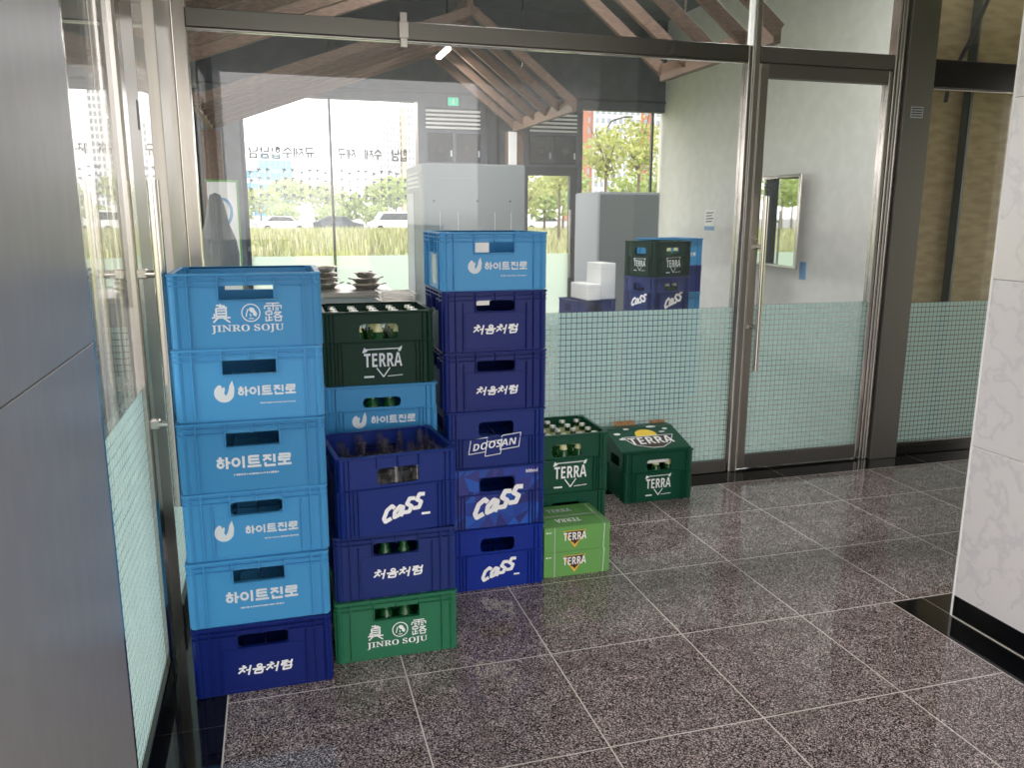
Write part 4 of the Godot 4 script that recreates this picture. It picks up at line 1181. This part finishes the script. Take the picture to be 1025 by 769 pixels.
	for k in 2:
		var lz: float = [-8.9, -5.1][k]  # the near tube is unseen, added for more light in the restaurant
		var lt := thing("tube_lamp", ["short lit white tube lamp under the ridge of the far slat gable", "added unseen tube lamp under the ridge of the near slat gable"][k], "lamp", Vector3(1.83, 3.12, lz))
		obj("tube", box(Vector3(-0.03, 0.0, -0.25), Vector3(0.03, 0.04, 0.25), 0.01), M.lamp, lt)
		var ol := AreaLight3D.new()
		ol.name = "tube_lamp_glow"
		ol.position = Vector3(1.83, 3.115, lz)
		ol.rotation.x = -PI / 2
		ol.area_size = Vector2(0.06, 0.5)
		ol.light_energy = [1.2, 0.4][k]
		ol.area_range = 20.0
		ol.shadow_enabled = true
		add_child(ol, true)

	for k in 2:  # guessed lamps out of view, added to brighten the restaurant
		var bp := Vector3([1.2, 3.8][k], 3.9, -4.95)
		var bt := thing("added_ceiling_lamp", "added unseen batten lamp on the dark restaurant ceiling", "lamp", bp, 0, "added ceiling battens")
		obj("housing", box(Vector3(-0.6, 0.02, -0.09), Vector3(0.6, 0.1, 0.09), 0.006), M.white, bt)
		obj("diffuser", box(Vector3(-0.59, 0.0, -0.08), Vector3(0.59, 0.02, 0.08), 0.006), M.lamp, bt)
		var al := AreaLight3D.new()
		al.name = "added_ceiling_lamp_glow"
		al.position = bp - Vector3(0, 0.01, 0)
		al.rotation.x = -PI / 2
		al.area_size = Vector2(1.18, 0.16)
		al.light_energy = 1.7
		al.area_range = 20.0
		al.shadow_enabled = true
		add_child(al, true)

	# refrigerators
	var f1 := thing("refrigerator", "tall grey upright refrigerator seen from its plain back", "refrigerator", Vector3(1.61, 0, -7.06), 0)
	obj("cabinet", box(Vector3(-0.43, 0.06, -0.4), Vector3(0.43, 1.885, 0.42), 0.012), M.fridge, f1)
	obj("back_panel", box(Vector3(-0.405, 0.1, 0.42), Vector3(0.4, 1.77, 0.424), 0.001), M.fridge, f1)
	for x in [-0.29, -0.14, 0.17, 0.31]:
		obj("seam", box(Vector3(x - 0.003, 0.2, 0.424), Vector3(x + 0.003, 1.5, 0.427)), M.fridge_light, f1)
	for x in [-0.34, 0.02, 0.3]:
		var sc := B.new()
		sc.tube(Vector3(x, 1.59, 0.424), Vector3(x, 1.59, 0.428), 0.008, 10)
		obj("screw", sc.done(), M.black, f1)
	for k in 4:
		obj("vent_slot", box(Vector3(-0.436, 1.7 + k * 0.035, -0.3), Vector3(-0.43, 1.715 + k * 0.035, 0.3)), M.white, f1)
	for s in [-0.38, 0.38]:
		obj("foot", box(Vector3(s - 0.03, 0, 0.3), Vector3(s + 0.03, 0.06, 0.36)), M.black, f1)
		obj("foot", box(Vector3(s - 0.03, 0, -0.34), Vector3(s + 0.03, 0.06, -0.28)), M.black, f1)
	obj("side_panel", box(Vector3(-0.434, 0.2, -0.34), Vector3(-0.43, 1.66, 0.0), 0.001), M.fridge_light, f1)
	var f2 := thing("refrigerator", "shorter light grey refrigerator behind the stacked crates near the right wall", "refrigerator", Vector3(3.6, 0, -8.35), 0)
	obj("cabinet", box(Vector3(-0.35, 0.05, -0.33), Vector3(0.35, 1.715, 0.35), 0.012), M.fridge_light, f2)
	obj("back_panel", box(Vector3(-0.33, 0.08, 0.35), Vector3(0.33, 1.69, 0.354), 0.001), M.fridge, f2)
	for s in [-0.3, 0.3]:
		obj("foot", box(Vector3(s - 0.03, 0, -0.3), Vector3(s + 0.03, 0.05, 0.3)), M.black, f2)

	# table with stacked grill racks and pans
	var tb := thing("steel_table", "low steel work table with pans in front of the wide far window", "table", Vector3(0.66, 0, -8.0))
	obj("table_top", box(Vector3(-0.42, 0.74, -0.45), Vector3(0.42, 0.78, 0.45), 0.006), M.steel_brushed, tb)
	obj("front_panel", box(Vector3(-0.4, 0.1, 0.4), Vector3(0.4, 0.735, 0.43)), M.fridge, tb)
	for a in [-0.38, 0.38]:
		for c in [-0.41, 0.38]:
			obj("leg", box(Vector3(a - 0.02, 0, c - 0.02), Vector3(a + 0.02, 0.74, c + 0.02)), M.steel_dark, tb)
	var racks := [[-0.21, 0.78, -0.1, 0.15], [-0.21, 0.832, -0.1, 0.145], [-0.21, 0.884, -0.1, 0.13], [-0.2, 0.936, -0.1, 0.12], [0.19, 0.78, 0.05, 0.14], [0.19, 0.832, 0.05, 0.135], [0.18, 0.884, 0.05, 0.1]]
	for k in racks.size():
		var r: Array = racks[k]
		var p := thing("grill_pan", "round metal grill pan stacked on the steel table", "pan", Vector3(0.66 + r[0], r[1], -8.0 + r[2]), k * 0.7, "grill pans on the steel table")
		p.rotation.x = 0.05 * ((k % 3) - 1) if k % 4 else 0.0
		var b := B.new()
		b.lathe([Vector2(0.02, 0.0), Vector2(r[3] * 0.7, 0.001), Vector2(r[3], 0.04), Vector2(r[3] + 0.015, 0.045), Vector2(r[3] + 0.015, 0.05), Vector2(r[3] - 0.01, 0.045), Vector2(r[3] * 0.68, 0.008), Vector2(0.0, 0.008)], 20)
		obj("pan", b.done(), M.steel_brushed, p)
		var h := B.new()
		for s in [-1.0, 1.0]:
			h = B.new()
			h.tube(Vector3(s * (r[3] + 0.01), 0.045, -0.03), Vector3(s * (r[3] + 0.05), 0.055, 0.0), 0.005, 8)
			h.tube(Vector3(s * (r[3] + 0.05), 0.055, 0.0), Vector3(s * (r[3] + 0.01), 0.045, 0.03), 0.005, 8)
			obj("handle", h.done(), M.steel_dark, p)
	for k in 7:
		var tr := thing("wire_rack", "flat wire grill rack in the pile beside the steel table", "rack", Vector3(0.98 + 0.01 * (k % 3), 0.7 + k * 0.022, -6.95), 0.03 * (k % 4), "wire racks in a pile")
		var b := B.new()
		for q in 8:
			b.tube(Vector3(-0.14, 0.004, -0.14 + q * 0.04), Vector3(0.14, 0.004, -0.14 + q * 0.04), 0.003, 6)
		for q in 2:
			b.tube(Vector3(-0.14 + q * 0.28, 0.008, -0.15), Vector3(-0.14 + q * 0.28, 0.008, 0.15), 0.004, 6)
		obj("wires", b.done(), M.steel, tr)
	var st := thing("rack_stand", "small grey stand carrying a pile of wire racks", "stand", Vector3(0.98, 0, -6.95))
	obj("top", box(Vector3(-0.17, 0.66, -0.2), Vector3(0.17, 0.7, 0.2), 0.004), M.steel_brushed, st)
	for a in [-0.15, 0.15]:
		for c in [-0.17, 0.17]:
			obj("leg", box(Vector3(a - 0.015, 0, c - 0.015), Vector3(a + 0.015, 0.66, c + 0.015)), M.steel_dark, st)

	# crates inside the restaurant
	var base := Vector3(2.79, 0, -5.66)
	var turn := 0.34
	for k in 3:
		crate("beer_crate", "blue beer crate low in the stack behind the frosted film", 0.39, 0.33, 0.257, "beer", M.royal_deep, base + Vector3(0, k * 0.257, 0), turn, "crates behind the frosted film")
	var c := crate("beer_crate", "navy crate with slanted lettering on two sides under a green crate behind glass", 0.39, 0.33, 0.26, "beer", M.navy_grey, base + Vector3(0, 0.771, 0), turn)
	cass_word(c, 0.18, M.ink, Vector3(0.02, 0.09, 0.33 / 2 - 0.0092))
	cass_word(c, 0.15, M.ink, Vector3(-0.39 / 2 + 0.0092, 0.09, 0.0), -PI / 2)
	fill_crate("beer_green", "green beer bottle in the navy crate behind the glass", "bottles in the crates behind the glass", base + Vector3(0, 0.771, 0), turn, 0.39, 0.33, 1)
	c = crate("beer_crate", "dark green beer crate topmost of the crate stack behind the glass", 0.388, 0.33, 0.262, "beer", M.terra_shaded, base + Vector3(0, 1.031, 0), turn)
	terra_mark(c, 0.16, M.ink_soft, Vector3(0.01, 0.1, 0.33 / 2 - 0.0092))
	terra_mark(c, 0.13, M.ink_soft, Vector3(-0.388 / 2 + 0.0092, 0.1, 0.0), -PI / 2)
	fill_crate("beer_green", "green beer bottle in the dark green crate behind the glass", "bottles in the crates behind the glass", base + Vector3(0, 1.031, 0), turn, 0.388, 0.33, 1)
	for k in 6:
		var lb: String = ["light blue soju crate low behind the beer crate stack", "light blue soju crate low behind the beer crate stack", "light blue soju crate low behind the beer crate stack", "light blue crate half hidden behind the navy beer crate", "navy crate half hidden between two light blue crates", "light blue crate topmost of the blue pile behind the glass"][k]
		c = crate("soju_crate", lb, 0.42, 0.35, 0.2165, "soju", M.navy if k == 4 else M.sky_blue_deep, Vector3(3.13, k * 0.2165, -6.14), 0.2, "blue crates behind the glass")
		if k == 5: hite_word(c, 0.16, M.ink_soft, Vector3(0.06, 0.09, 0.35 / 2 - 0.0092))
	for k in 3:
		crate("beer_crate", "empty navy crate in the low pile beside the beer crates behind the glass", 0.39, 0.33, 0.262, "beer", M.navy_grey, Vector3(2.56, k * 0.262, -6.5), 0.12, "low pile of navy crates behind the glass")
	var sb := thing("storage_box", "tall white box standing on the low navy crate pile behind the glass", "box", Vector3(2.68, 0.787, -6.5), 0.1)
	obj("body", box(Vector3(-0.07, 0, -0.13), Vector3(0.07, 0.3, 0.13), 0.004), M.white, sb)
	obj("lid_line", box(Vector3(-0.071, 0.25, -0.131), Vector3(0.071, 0.255, 0.131)), M.ink_soft, sb)
	var sb2 := thing("storage_box", "small white box beside the taller white box behind the glass", "box", Vector3(2.53, 0.787, -6.47), 0.1)
	obj("body", box(Vector3(-0.06, 0, -0.16), Vector3(0.06, 0.13, 0.16), 0.004), M.white, sb2)
	obj("lid_line", box(Vector3(-0.061, 0.1, -0.161), Vector3(0.061, 0.104, 0.161)), M.ink_soft, sb2)

	# things on the right wall
	var mi := thing("wall_mirror", "framed wall mirror with small lettering on the pale restaurant wall", "mirror", Vector3(5.13, 1.42, -7.75), -0.1)
	obj("wall_bracket", box(Vector3(-0.002, -0.1, -0.03), Vector3(0.05, 0.1, 0.03)), M.steel, mi)
	obj("frame", box(Vector3(-0.03, -0.47, -0.62), Vector3(-0.002, 0.47, 0.62), 0.006), M.steel, mi)
	obj("mirror_glass", box(Vector3(-0.033, -0.44, -0.585), Vector3(-0.0305, 0.44, 0.585)), M.mirror, mi)
	word(mi, ["gyu", "je", "su", "hap"], 0.24, 0.07, 0.012, M.decal, Vector3(-0.0345, 0.36, 0.0), 0.1, 0, 0, -PI / 2)
	var sk := thing("notice", "small white notice with blue foot stuck on the pale wall", "notice", Vector3(5.198, 1.42, -9.15))
	obj("paper", box(Vector3(-0.003, -0.13, -0.13), Vector3(0, 0.13, 0.13)), M.white, sk)
	obj("blue_band", box(Vector3(-0.0045, -0.12, -0.12), Vector3(-0.003, -0.07, 0.12)), M.blue_switch, sk)
	var pk := B.new()
	for k in 4: pk.stroke([Vector2(-0.09, 0.09 - k * 0.035), Vector2(0.09 - 0.03 * (k % 2), 0.095 - k * 0.035)], 0.012)
	ink(sk, "print", pk, M.decal, Vector3(-0.0042, 0, 0), -PI / 2)
	var swt := thing("light_switch", "blue wall switch plate below the framed mirror", "switch", Vector3(5.199, 0.93, -7.22))
	obj("plate", box(Vector3(-0.012, -0.09, -0.05), Vector3(0, 0.09, 0.05), 0.003), M.blue_switch, swt)
	obj("rocker", box(Vector3(-0.017, -0.05, -0.025), Vector3(-0.012, 0.05, 0.025), 0.002), M.blue_switch, swt)

	# banner and an unidentified grey form by the left post
	var bn := thing("standing_banner", "narrow upright printed banner beside the wooden post by the left window", "banner", Vector3(-0.46, 0, -8.95))
	obj("panel", box(Vector3(-0.14, 0.06, -0.012), Vector3(0.14, 1.8, 0.012), 0.003), M.white, bn)
	var bp := B.new()
	bp.ring(Vector2(0.0, 1.5), 0.08, 0.13, 0.03); bp.stroke([Vector2(-0.06, 1.22), Vector2(0.02, 1.26), Vector2(-0.02, 1.18), Vector2(0.07, 1.19)], 0.02)
	ink(bn, "printed_arc", bp, M.blue_switch, Vector3(0, 0, 0.0128))
	var bp2 := B.new()
	bp2.dot(Vector2(0.03, 0.98), 0.06, 0.07, 14)
	ink(bn, "printed_fruit", bp2, M.gold_ink, Vector3(0, 0, 0.0128))
	obj("edge_strip", box(Vector3(0.14, 0.06, -0.014), Vector3(0.155, 1.82, 0.014)), M.lime, bn)
	obj("edge_strip", box(Vector3(-0.155, 1.8, -0.014), Vector3(0.14, 1.82, 0.014)), M.lime, bn)
	obj("foot", box(Vector3(-0.16, 0, -0.15), Vector3(0.16, 0.06, 0.15), 0.005), M.dark_frame, bn)
	var cv := thing("grey_form_stand", "unidentified grey pear-shaped form on a thin stand in front of the banner", "form", Vector3(-0.45, 0, -7.6))  # unidentified grey shape built as a solid; stand and base invented
	var cvb := B.new()
	cvb.lathe([Vector2(0.0, 1.66), Vector2(0.045, 1.64), Vector2(0.075, 1.54), Vector2(0.1, 1.4), Vector2(0.15, 1.27), Vector2(0.17, 1.14), Vector2(0.165, 1.02), Vector2(0.11, 0.95), Vector2(0.03, 0.92)], 20)
	obj("form", cvb.done(), M.form_grey, cv)
	var cvs := B.new()
	cvs.tube(Vector3(0, 0.03, 0), Vector3(0, 0.95, 0), 0.018, 10)
	obj("stand", cvs.done(), M.steel_dark, cv)
	var cvf := B.new()
	cvf.lathe([Vector2(0.0, 0.0), Vector2(0.2, 0.0), Vector2(0.2, 0.025), Vector2(0.03, 0.045), Vector2(0.0, 0.045)], 20)
	obj("base", cvf.done(), M.dark_frame, cv)

# ------------------------------------------------------------------ outside
func tower(label: String, at: Vector3, w: float, d: float, h: float, cols: int, rows: int, m: Material, wm: Material, y0 := 3.0, frac := 0.62, group := ""):
	var t := thing("apartment_building", label, "building", at, 0, group)
	obj("walls", box(Vector3(-w / 2 + 0.03, 0, -d), Vector3(w / 2 - 0.03, h, 0)), m, t)
	obj("roof_parapet", box(Vector3(-w / 2 + 0.05, h, -d + 0.2), Vector3(w / 2 - 0.05, h + 0.6, -0.1)), m, t)
	var cw := w / cols
	var rh := (h - y0) / rows
	var wmesh := box(Vector3(-cw * frac / 2, -rh * 0.3, -0.05), Vector3(cw * frac / 2, rh * 0.3, 0.06))
	for a in cols:
		for b in rows:
			obj("window", wmesh, wm, t, Vector3(-w / 2 + cw * (a + 0.5), y0 + rh * (b + 0.5), 0))

var tree_cache := {}

func tree(label: String, at: Vector3, h: float, r: float, kind: int, group: String):
	if not tree_cache.has(kind):
		var rng := RandomNumberGenerator.new()
		rng.seed = 100 + kind
		var lf := SurfaceTool.new()
		lf.begin(Mesh.PRIMITIVE_TRIANGLES)
		var airy := kind >= 3
		for k in (700 if airy else 900):
			var dir := Vector3(rng.randfn(), rng.randfn(), rng.randfn()).normalized()
			var rad := pow(rng.randf(), 0.45)
			var p := dir * rad * Vector3(1, 0.62 if not airy else 0.75, 1)
			if airy: p *= Vector3(0.8 + 0.4 * sin(p.y * 5.0), 1, 0.8 + 0.4 * cos(p.y * 7.0))
			var s := rng.randf_range(0.06, 0.12) * (1.0 if not airy else 0.8)
			var bs := Basis.from_euler(Vector3(rng.randf() * TAU, rng.randf() * TAU, rng.randf() * TAU))
			var col := Color(0.24, 0.33, 0.09).lerp(Color(0.42, 0.48, 0.18), rng.randf())
			if airy: col = Color(0.30, 0.36, 0.10).lerp(Color(0.48, 0.48, 0.18), rng.randf())
			var q := [bs * Vector3(-s, 0, 0), bs * Vector3(0, 0, -s * 0.6), bs * Vector3(s, 0, 0), bs * Vector3(0, 0, s * 0.6)]
			for i in [0, 1, 2, 0, 2, 3]:
				lf.set_color(col)
				lf.set_normal(bs.y)
				lf.add_vertex(p + q[i])
		var b := B.new()
		b.tube(Vector3(0, -1.9, 0), Vector3(0, -0.2, 0), 0.05, 8, 0.03)
		for k in 5:
			var a := TAU * k / 5
			b.tube(Vector3(0, -0.5 + 0.08 * k, 0), Vector3(cos(a) * 0.5, 0.15 + 0.08 * k, sin(a) * 0.5), 0.022, 6, 0.01)
		tree_cache[kind] = [lf.commit(), b.done()]
	var t := thing("tree", label, "tree", at, kind * 1.1 + at.x, group)
	var c: MeshInstance3D = obj("foliage", tree_cache[kind][0], M.leaf, t, Vector3(0, h - r * 0.62, 0))
	c.scale = Vector3.ONE * r
	var k := obj("trunk", tree_cache[kind][1], M.bark, t, Vector3(0, h - r * 0.62, 0))
	k.scale = Vector3(r, (h - r * 0.62) / 1.9, r)

var car_cache := []

func car(label: String, at: Vector3, m: Material, turn: float, van := false):
	if car_cache.is_empty():
		for v in 2:
			var b := B.new()
			var p: PackedVector2Array
			if v == 0: p = PackedVector2Array([Vector2(-2.2, 0.3), Vector2(2.2, 0.3), Vector2(2.25, 0.7), Vector2(1.3, 0.92), Vector2(0.7, 1.42), Vector2(-1.0, 1.46), Vector2(-1.75, 0.98), Vector2(-2.25, 0.88)])
			else: p = PackedVector2Array([Vector2(-2.3, 0.3), Vector2(2.3, 0.3), Vector2(2.35, 0.85), Vector2(1.7, 1.05), Vector2(1.2, 1.85), Vector2(-2.2, 1.9), Vector2(-2.35, 0.9)])
			b.prism(p, -0.88, 0.88)
			var g := B.new()
			var q: PackedVector2Array
			if v == 0: q = PackedVector2Array([Vector2(-1.5, 0.98), Vector2(1.05, 0.98), Vector2(0.62, 1.36), Vector2(-0.92, 1.4)])
			else: q = PackedVector2Array([Vector2(-2.0, 1.1), Vector2(1.5, 1.1), Vector2(1.1, 1.7), Vector2(-2.0, 1.75)])
			g.prism(q, -0.9, 0.9)
			var w := B.new()
			w.tube(Vector3(0, 0, -0.1), Vector3(0, 0, 0.1), 0.32, 14)
			car_cache.append([b.done(), g.done(), w.done()])
	var t := thing("parked_car", label, "car", at, turn, "cars parked beyond the meadow")
	var ms: Array = car_cache[1 if van else 0]
	obj("body", ms[0], m, t)
	obj("side_windows", ms[1], M.car_glass, t)
	for x in [-1.4, 1.4]:
		for z in [-0.8, 0.8]:
			obj("wheel", ms[2], M.rubber, t, Vector3(x, 0.32, z))

func build_outside():
	var gr := struct("ground", "mown meadow ground outside the building")
	obj("soil", box(Vector3(-300, -0.5, -74), Vector3(400, -0.15, 30)), M.meadow, gr)
	obj("roadway", box(Vector3(-300, -0.5, -420), Vector3(400, -0.12, -74)), M.asphalt, gr)
	obj("paving", box(Vector3(-12, -0.4, -11.4), Vector3(9, -0.01, 16)), M.asphalt, gr)
	var so := struct("ceiling_porch", "grey soffit of the porch outside the left glass wall")
	obj("soffit", box(Vector3(-3.2, 3.0, -9.4), Vector3(-0.86, 3.25, 1.7)), M.fridge, so)
	# grass
	var rng := RandomNumberGenerator.new()
	rng.seed = 4
	var tuft := SurfaceTool.new()
	tuft.begin(Mesh.PRIMITIVE_TRIANGLES)
	for k in 7:
		var a := rng.randf() * TAU
		var o := Vector3(cos(a), 0, sin(a)) * rng.randf() * 0.22
		var w := Vector3(cos(a + 1.4), 0, sin(a + 1.4)) * 0.02
		var lean := Vector3(cos(a), 0, sin(a)) * 0.12
		var hh := rng.randf_range(0.28, 0.6)
		var col := Color(0.52, 0.60, 0.18) if k % 3 else Color(0.80, 0.76, 0.50)
		for p in [o - w, o + w, o + lean + Vector3(0, hh, 0)]:
			tuft.set_color(col)
			tuft.set_normal(Vector3(0, 0.6, 0.8))
			tuft.add_vertex(p)
	var mm := MultiMesh.new()
	mm.transform_format = MultiMesh.TRANSFORM_3D
	mm.mesh = tuft.commit()
	mm.instance_count = 26000
	for k in 26000:
		var z := -14.0 - 59.0 * pow(rng.randf(), 0.8)
		var x := rng.randf_range(-0.34, 0.62) * -z
		mm.set_instance_transform(k, Transform3D(Basis(Vector3.UP, rng.randf() * TAU).scaled(Vector3.ONE * rng.randf_range(0.7, 1.4)), Vector3(x, -0.15, z)))
	var gm := MultiMeshInstance3D.new()
	gm.name = "meadow_grass"
	gm.multimesh = mm
	gm.material_override = M.grass
	add_child(gm)
	tag(gm, "tall yellow-green meadow grass outside the far windows", "grass", "", "stuff")
	# parked cars
	var wm := mat(c8(236, 238, 240), 0.25)
	var gmc := mat(c8(70, 76, 84), 0.25)
	var names := ["white", "dark grey"]
	var cx := -19.0
	for k in 11:
		var dark := k in [5, 8]
		var van := k in [2, 6]
		var lb := "%s %s parked in the row beyond the meadow" % [names[1 if dark else 0], "van" if van else "car"]
		car(lb, Vector3(cx, -0.12, -78.0 + rng.randf_range(-1, 1)), gmc if dark else wm, rng.randf_range(-0.1, 0.1) + (PI if k % 3 == 0 else 0.0), van)
		cx += 5.0
	# trees
	for k in 15:
		tree("leafy green tree in the row behind the parked cars", Vector3(-18.0 + k * 2.9 + rng.randf_range(-.6, .6), -0.12, -86.0 - 6.5 * (k % 2)), rng.randf_range(4.0, 6.2), rng.randf_range(2.0, 2.6), k % 3, "trees behind the parked cars")
	for p in [[10.4, -25.0, 4.3, 1.2], [12.7, -27.5, 4.9, 1.4], [15.4, -29.0, 4.1, 1.3], [12.0, -34.0, 4.6, 1.6], [8.6, -28.0, 3.3, 1.2], [17.6, -34.0, 4.4, 1.5]]:
		tree("young airy yellow-green tree close outside the right far window", Vector3(p[0], -0.15, p[1]), p[2], p[3], 3 + int(p[0]) % 2, "young trees outside the right far window")
	for k in 8:
		tree("leafy green tree at the far edge of the meadow on the right", Vector3(20.0 + k * 4.0, -0.15, -60 - 7.0 * (k % 2)), rng.randf_range(4.0, 6.5), rng.randf_range(2.2, 3.0), k % 3, "trees at the right of the meadow")
	for k in 4:
		tree("roadside tree seen through the left glass door", Vector3(-15.6 - k * 3.0, -0.12, -69 + (5.0 if k % 2 else 0.0)), 5.0, 2.2, k % 3, "roadside trees left of the building")
	for k in 9:
		tree("rounded green bush between the parked cars and the meadow trees", Vector3(-12.0 + k * 4.4, -0.12, -82.5), rng.randf_range(2.2, 2.8), 1.7, k % 3, "bushes behind the parked cars")
	# buildings
	tower("blue glass office block behind the row of trees", Vector3(1.2, -0.12, -150), 5.6, 8, 11.0, 6, 5, mat(c8(150, 196, 214), 0.4), M.window_blue, 1.0, 0.86)
	tower("low white and blue block beside the blue glass office", Vector3(-3.4, -0.12, -152), 3.4, 8, 9.4, 3, 4, M.facade_white, M.window_blue, 1.0, 0.8)
	tower("white apartment slab, lowest step of the far towers", Vector3(38.7, -0.12, -300), 3.9, 12, 31, 3, 12, M.facade_white, M.window_hazed, 4.0, 0.6, "far apartment towers")
	tower("white apartment tower, middle step of the far towers", Vector3(43.2, -0.12, -301), 5.0, 12, 35, 4, 14, M.facade_white, M.window_hazed, 4.0, 0.6, "far apartment towers")
	tower("white apartment tower with tan stripe, tallest step of the far towers", Vector3(49.9, -0.12, -302), 8.2, 12, 41.5, 6, 16, M.facade_white, M.window_hazed, 4.0, 0.6, "far apartment towers")
	tower("tan stair core of the tallest far tower", Vector3(46.9, -0.12, -299.5), 1.2, 2, 38, 1, 14, M.facade_tan, M.window_hazed, 4.0, 0.4, "far apartment towers")
	tower("brick-red side of the apartment tower beyond the young trees", Vector3(85.0, -0.12, -220), 4.2, 12, 48, 2, 16, M.facade_brick, M.window_hazed, 4.0, 0.3, "right apartment towers")
	tower("white apartment tower beyond the young trees", Vector3(94.2, -0.12, -219), 14.0, 12, 48, 8, 18, M.facade_white, M.window_hazed, 4.0, 0.62, "right apartment towers")
	tower("brick-red core between the white apartment towers", Vector3(102.8, -0.12, -219), 3.2, 12, 48, 1, 18, M.facade_brick, M.window_hazed, 4.0, 0.4, "right apartment towers")
	tower("second white apartment tower right of the brick-red core", Vector3(110.4, -0.12, -220), 12.0, 12, 48, 7, 18, M.facade_white, M.window_hazed, 4.0, 0.62, "right apartment towers")
	tower("brick-brown apartment block seen through the left glass door", Vector3(-24.0, -0.12, -112), 4.2, 10, 18, 2, 6, M.facade_brick, M.window_hazed, 2.0, 0.5, "blocks left of the building")
	tower("white gridded apartment block seen through the left glass door", Vector3(-19.6, -0.12, -111), 4.4, 10, 18, 5, 7, M.facade_white, M.window_hazed, 2.0, 0.7, "blocks left of the building")
	tower("low white block far left beyond the meadow", Vector3(-11.5, -0.12, -150), 9.0, 8, 8.5, 8, 3, M.facade_white, M.window_hazed, 1.0, 0.6, "blocks left of the building")
	# street lamp
	var sl := thing("street_lamp", "thin curved street lamp outside the right far window", "street lamp", Vector3(16.6, -0.15, -40))
	var lp := B.new()
	lp.tube(Vector3(0, 0, 0), Vector3(0, 5.6, 0), 0.06, 8, 0.045)
	obj("pole", lp.done(), M.dark_frame, sl)
	var ar := B.new()
	var ap := [Vector3(0, 5.6, 0), Vector3(0.06, 6.0, 0), Vector3(0.25, 6.3, 0), Vector3(0.6, 6.42, 0), Vector3(1.05, 6.55, 0)]
	for k in 4: ar.tube(ap[k], ap[k + 1], 0.045, 8)
	obj("arm", ar.done(), M.dark_frame, sl)
	obj("lantern", box(Vector3(0.95, 6.48, -0.1), Vector3(1.4, 6.58, 0.1), 0.02), M.dark_frame, sl)
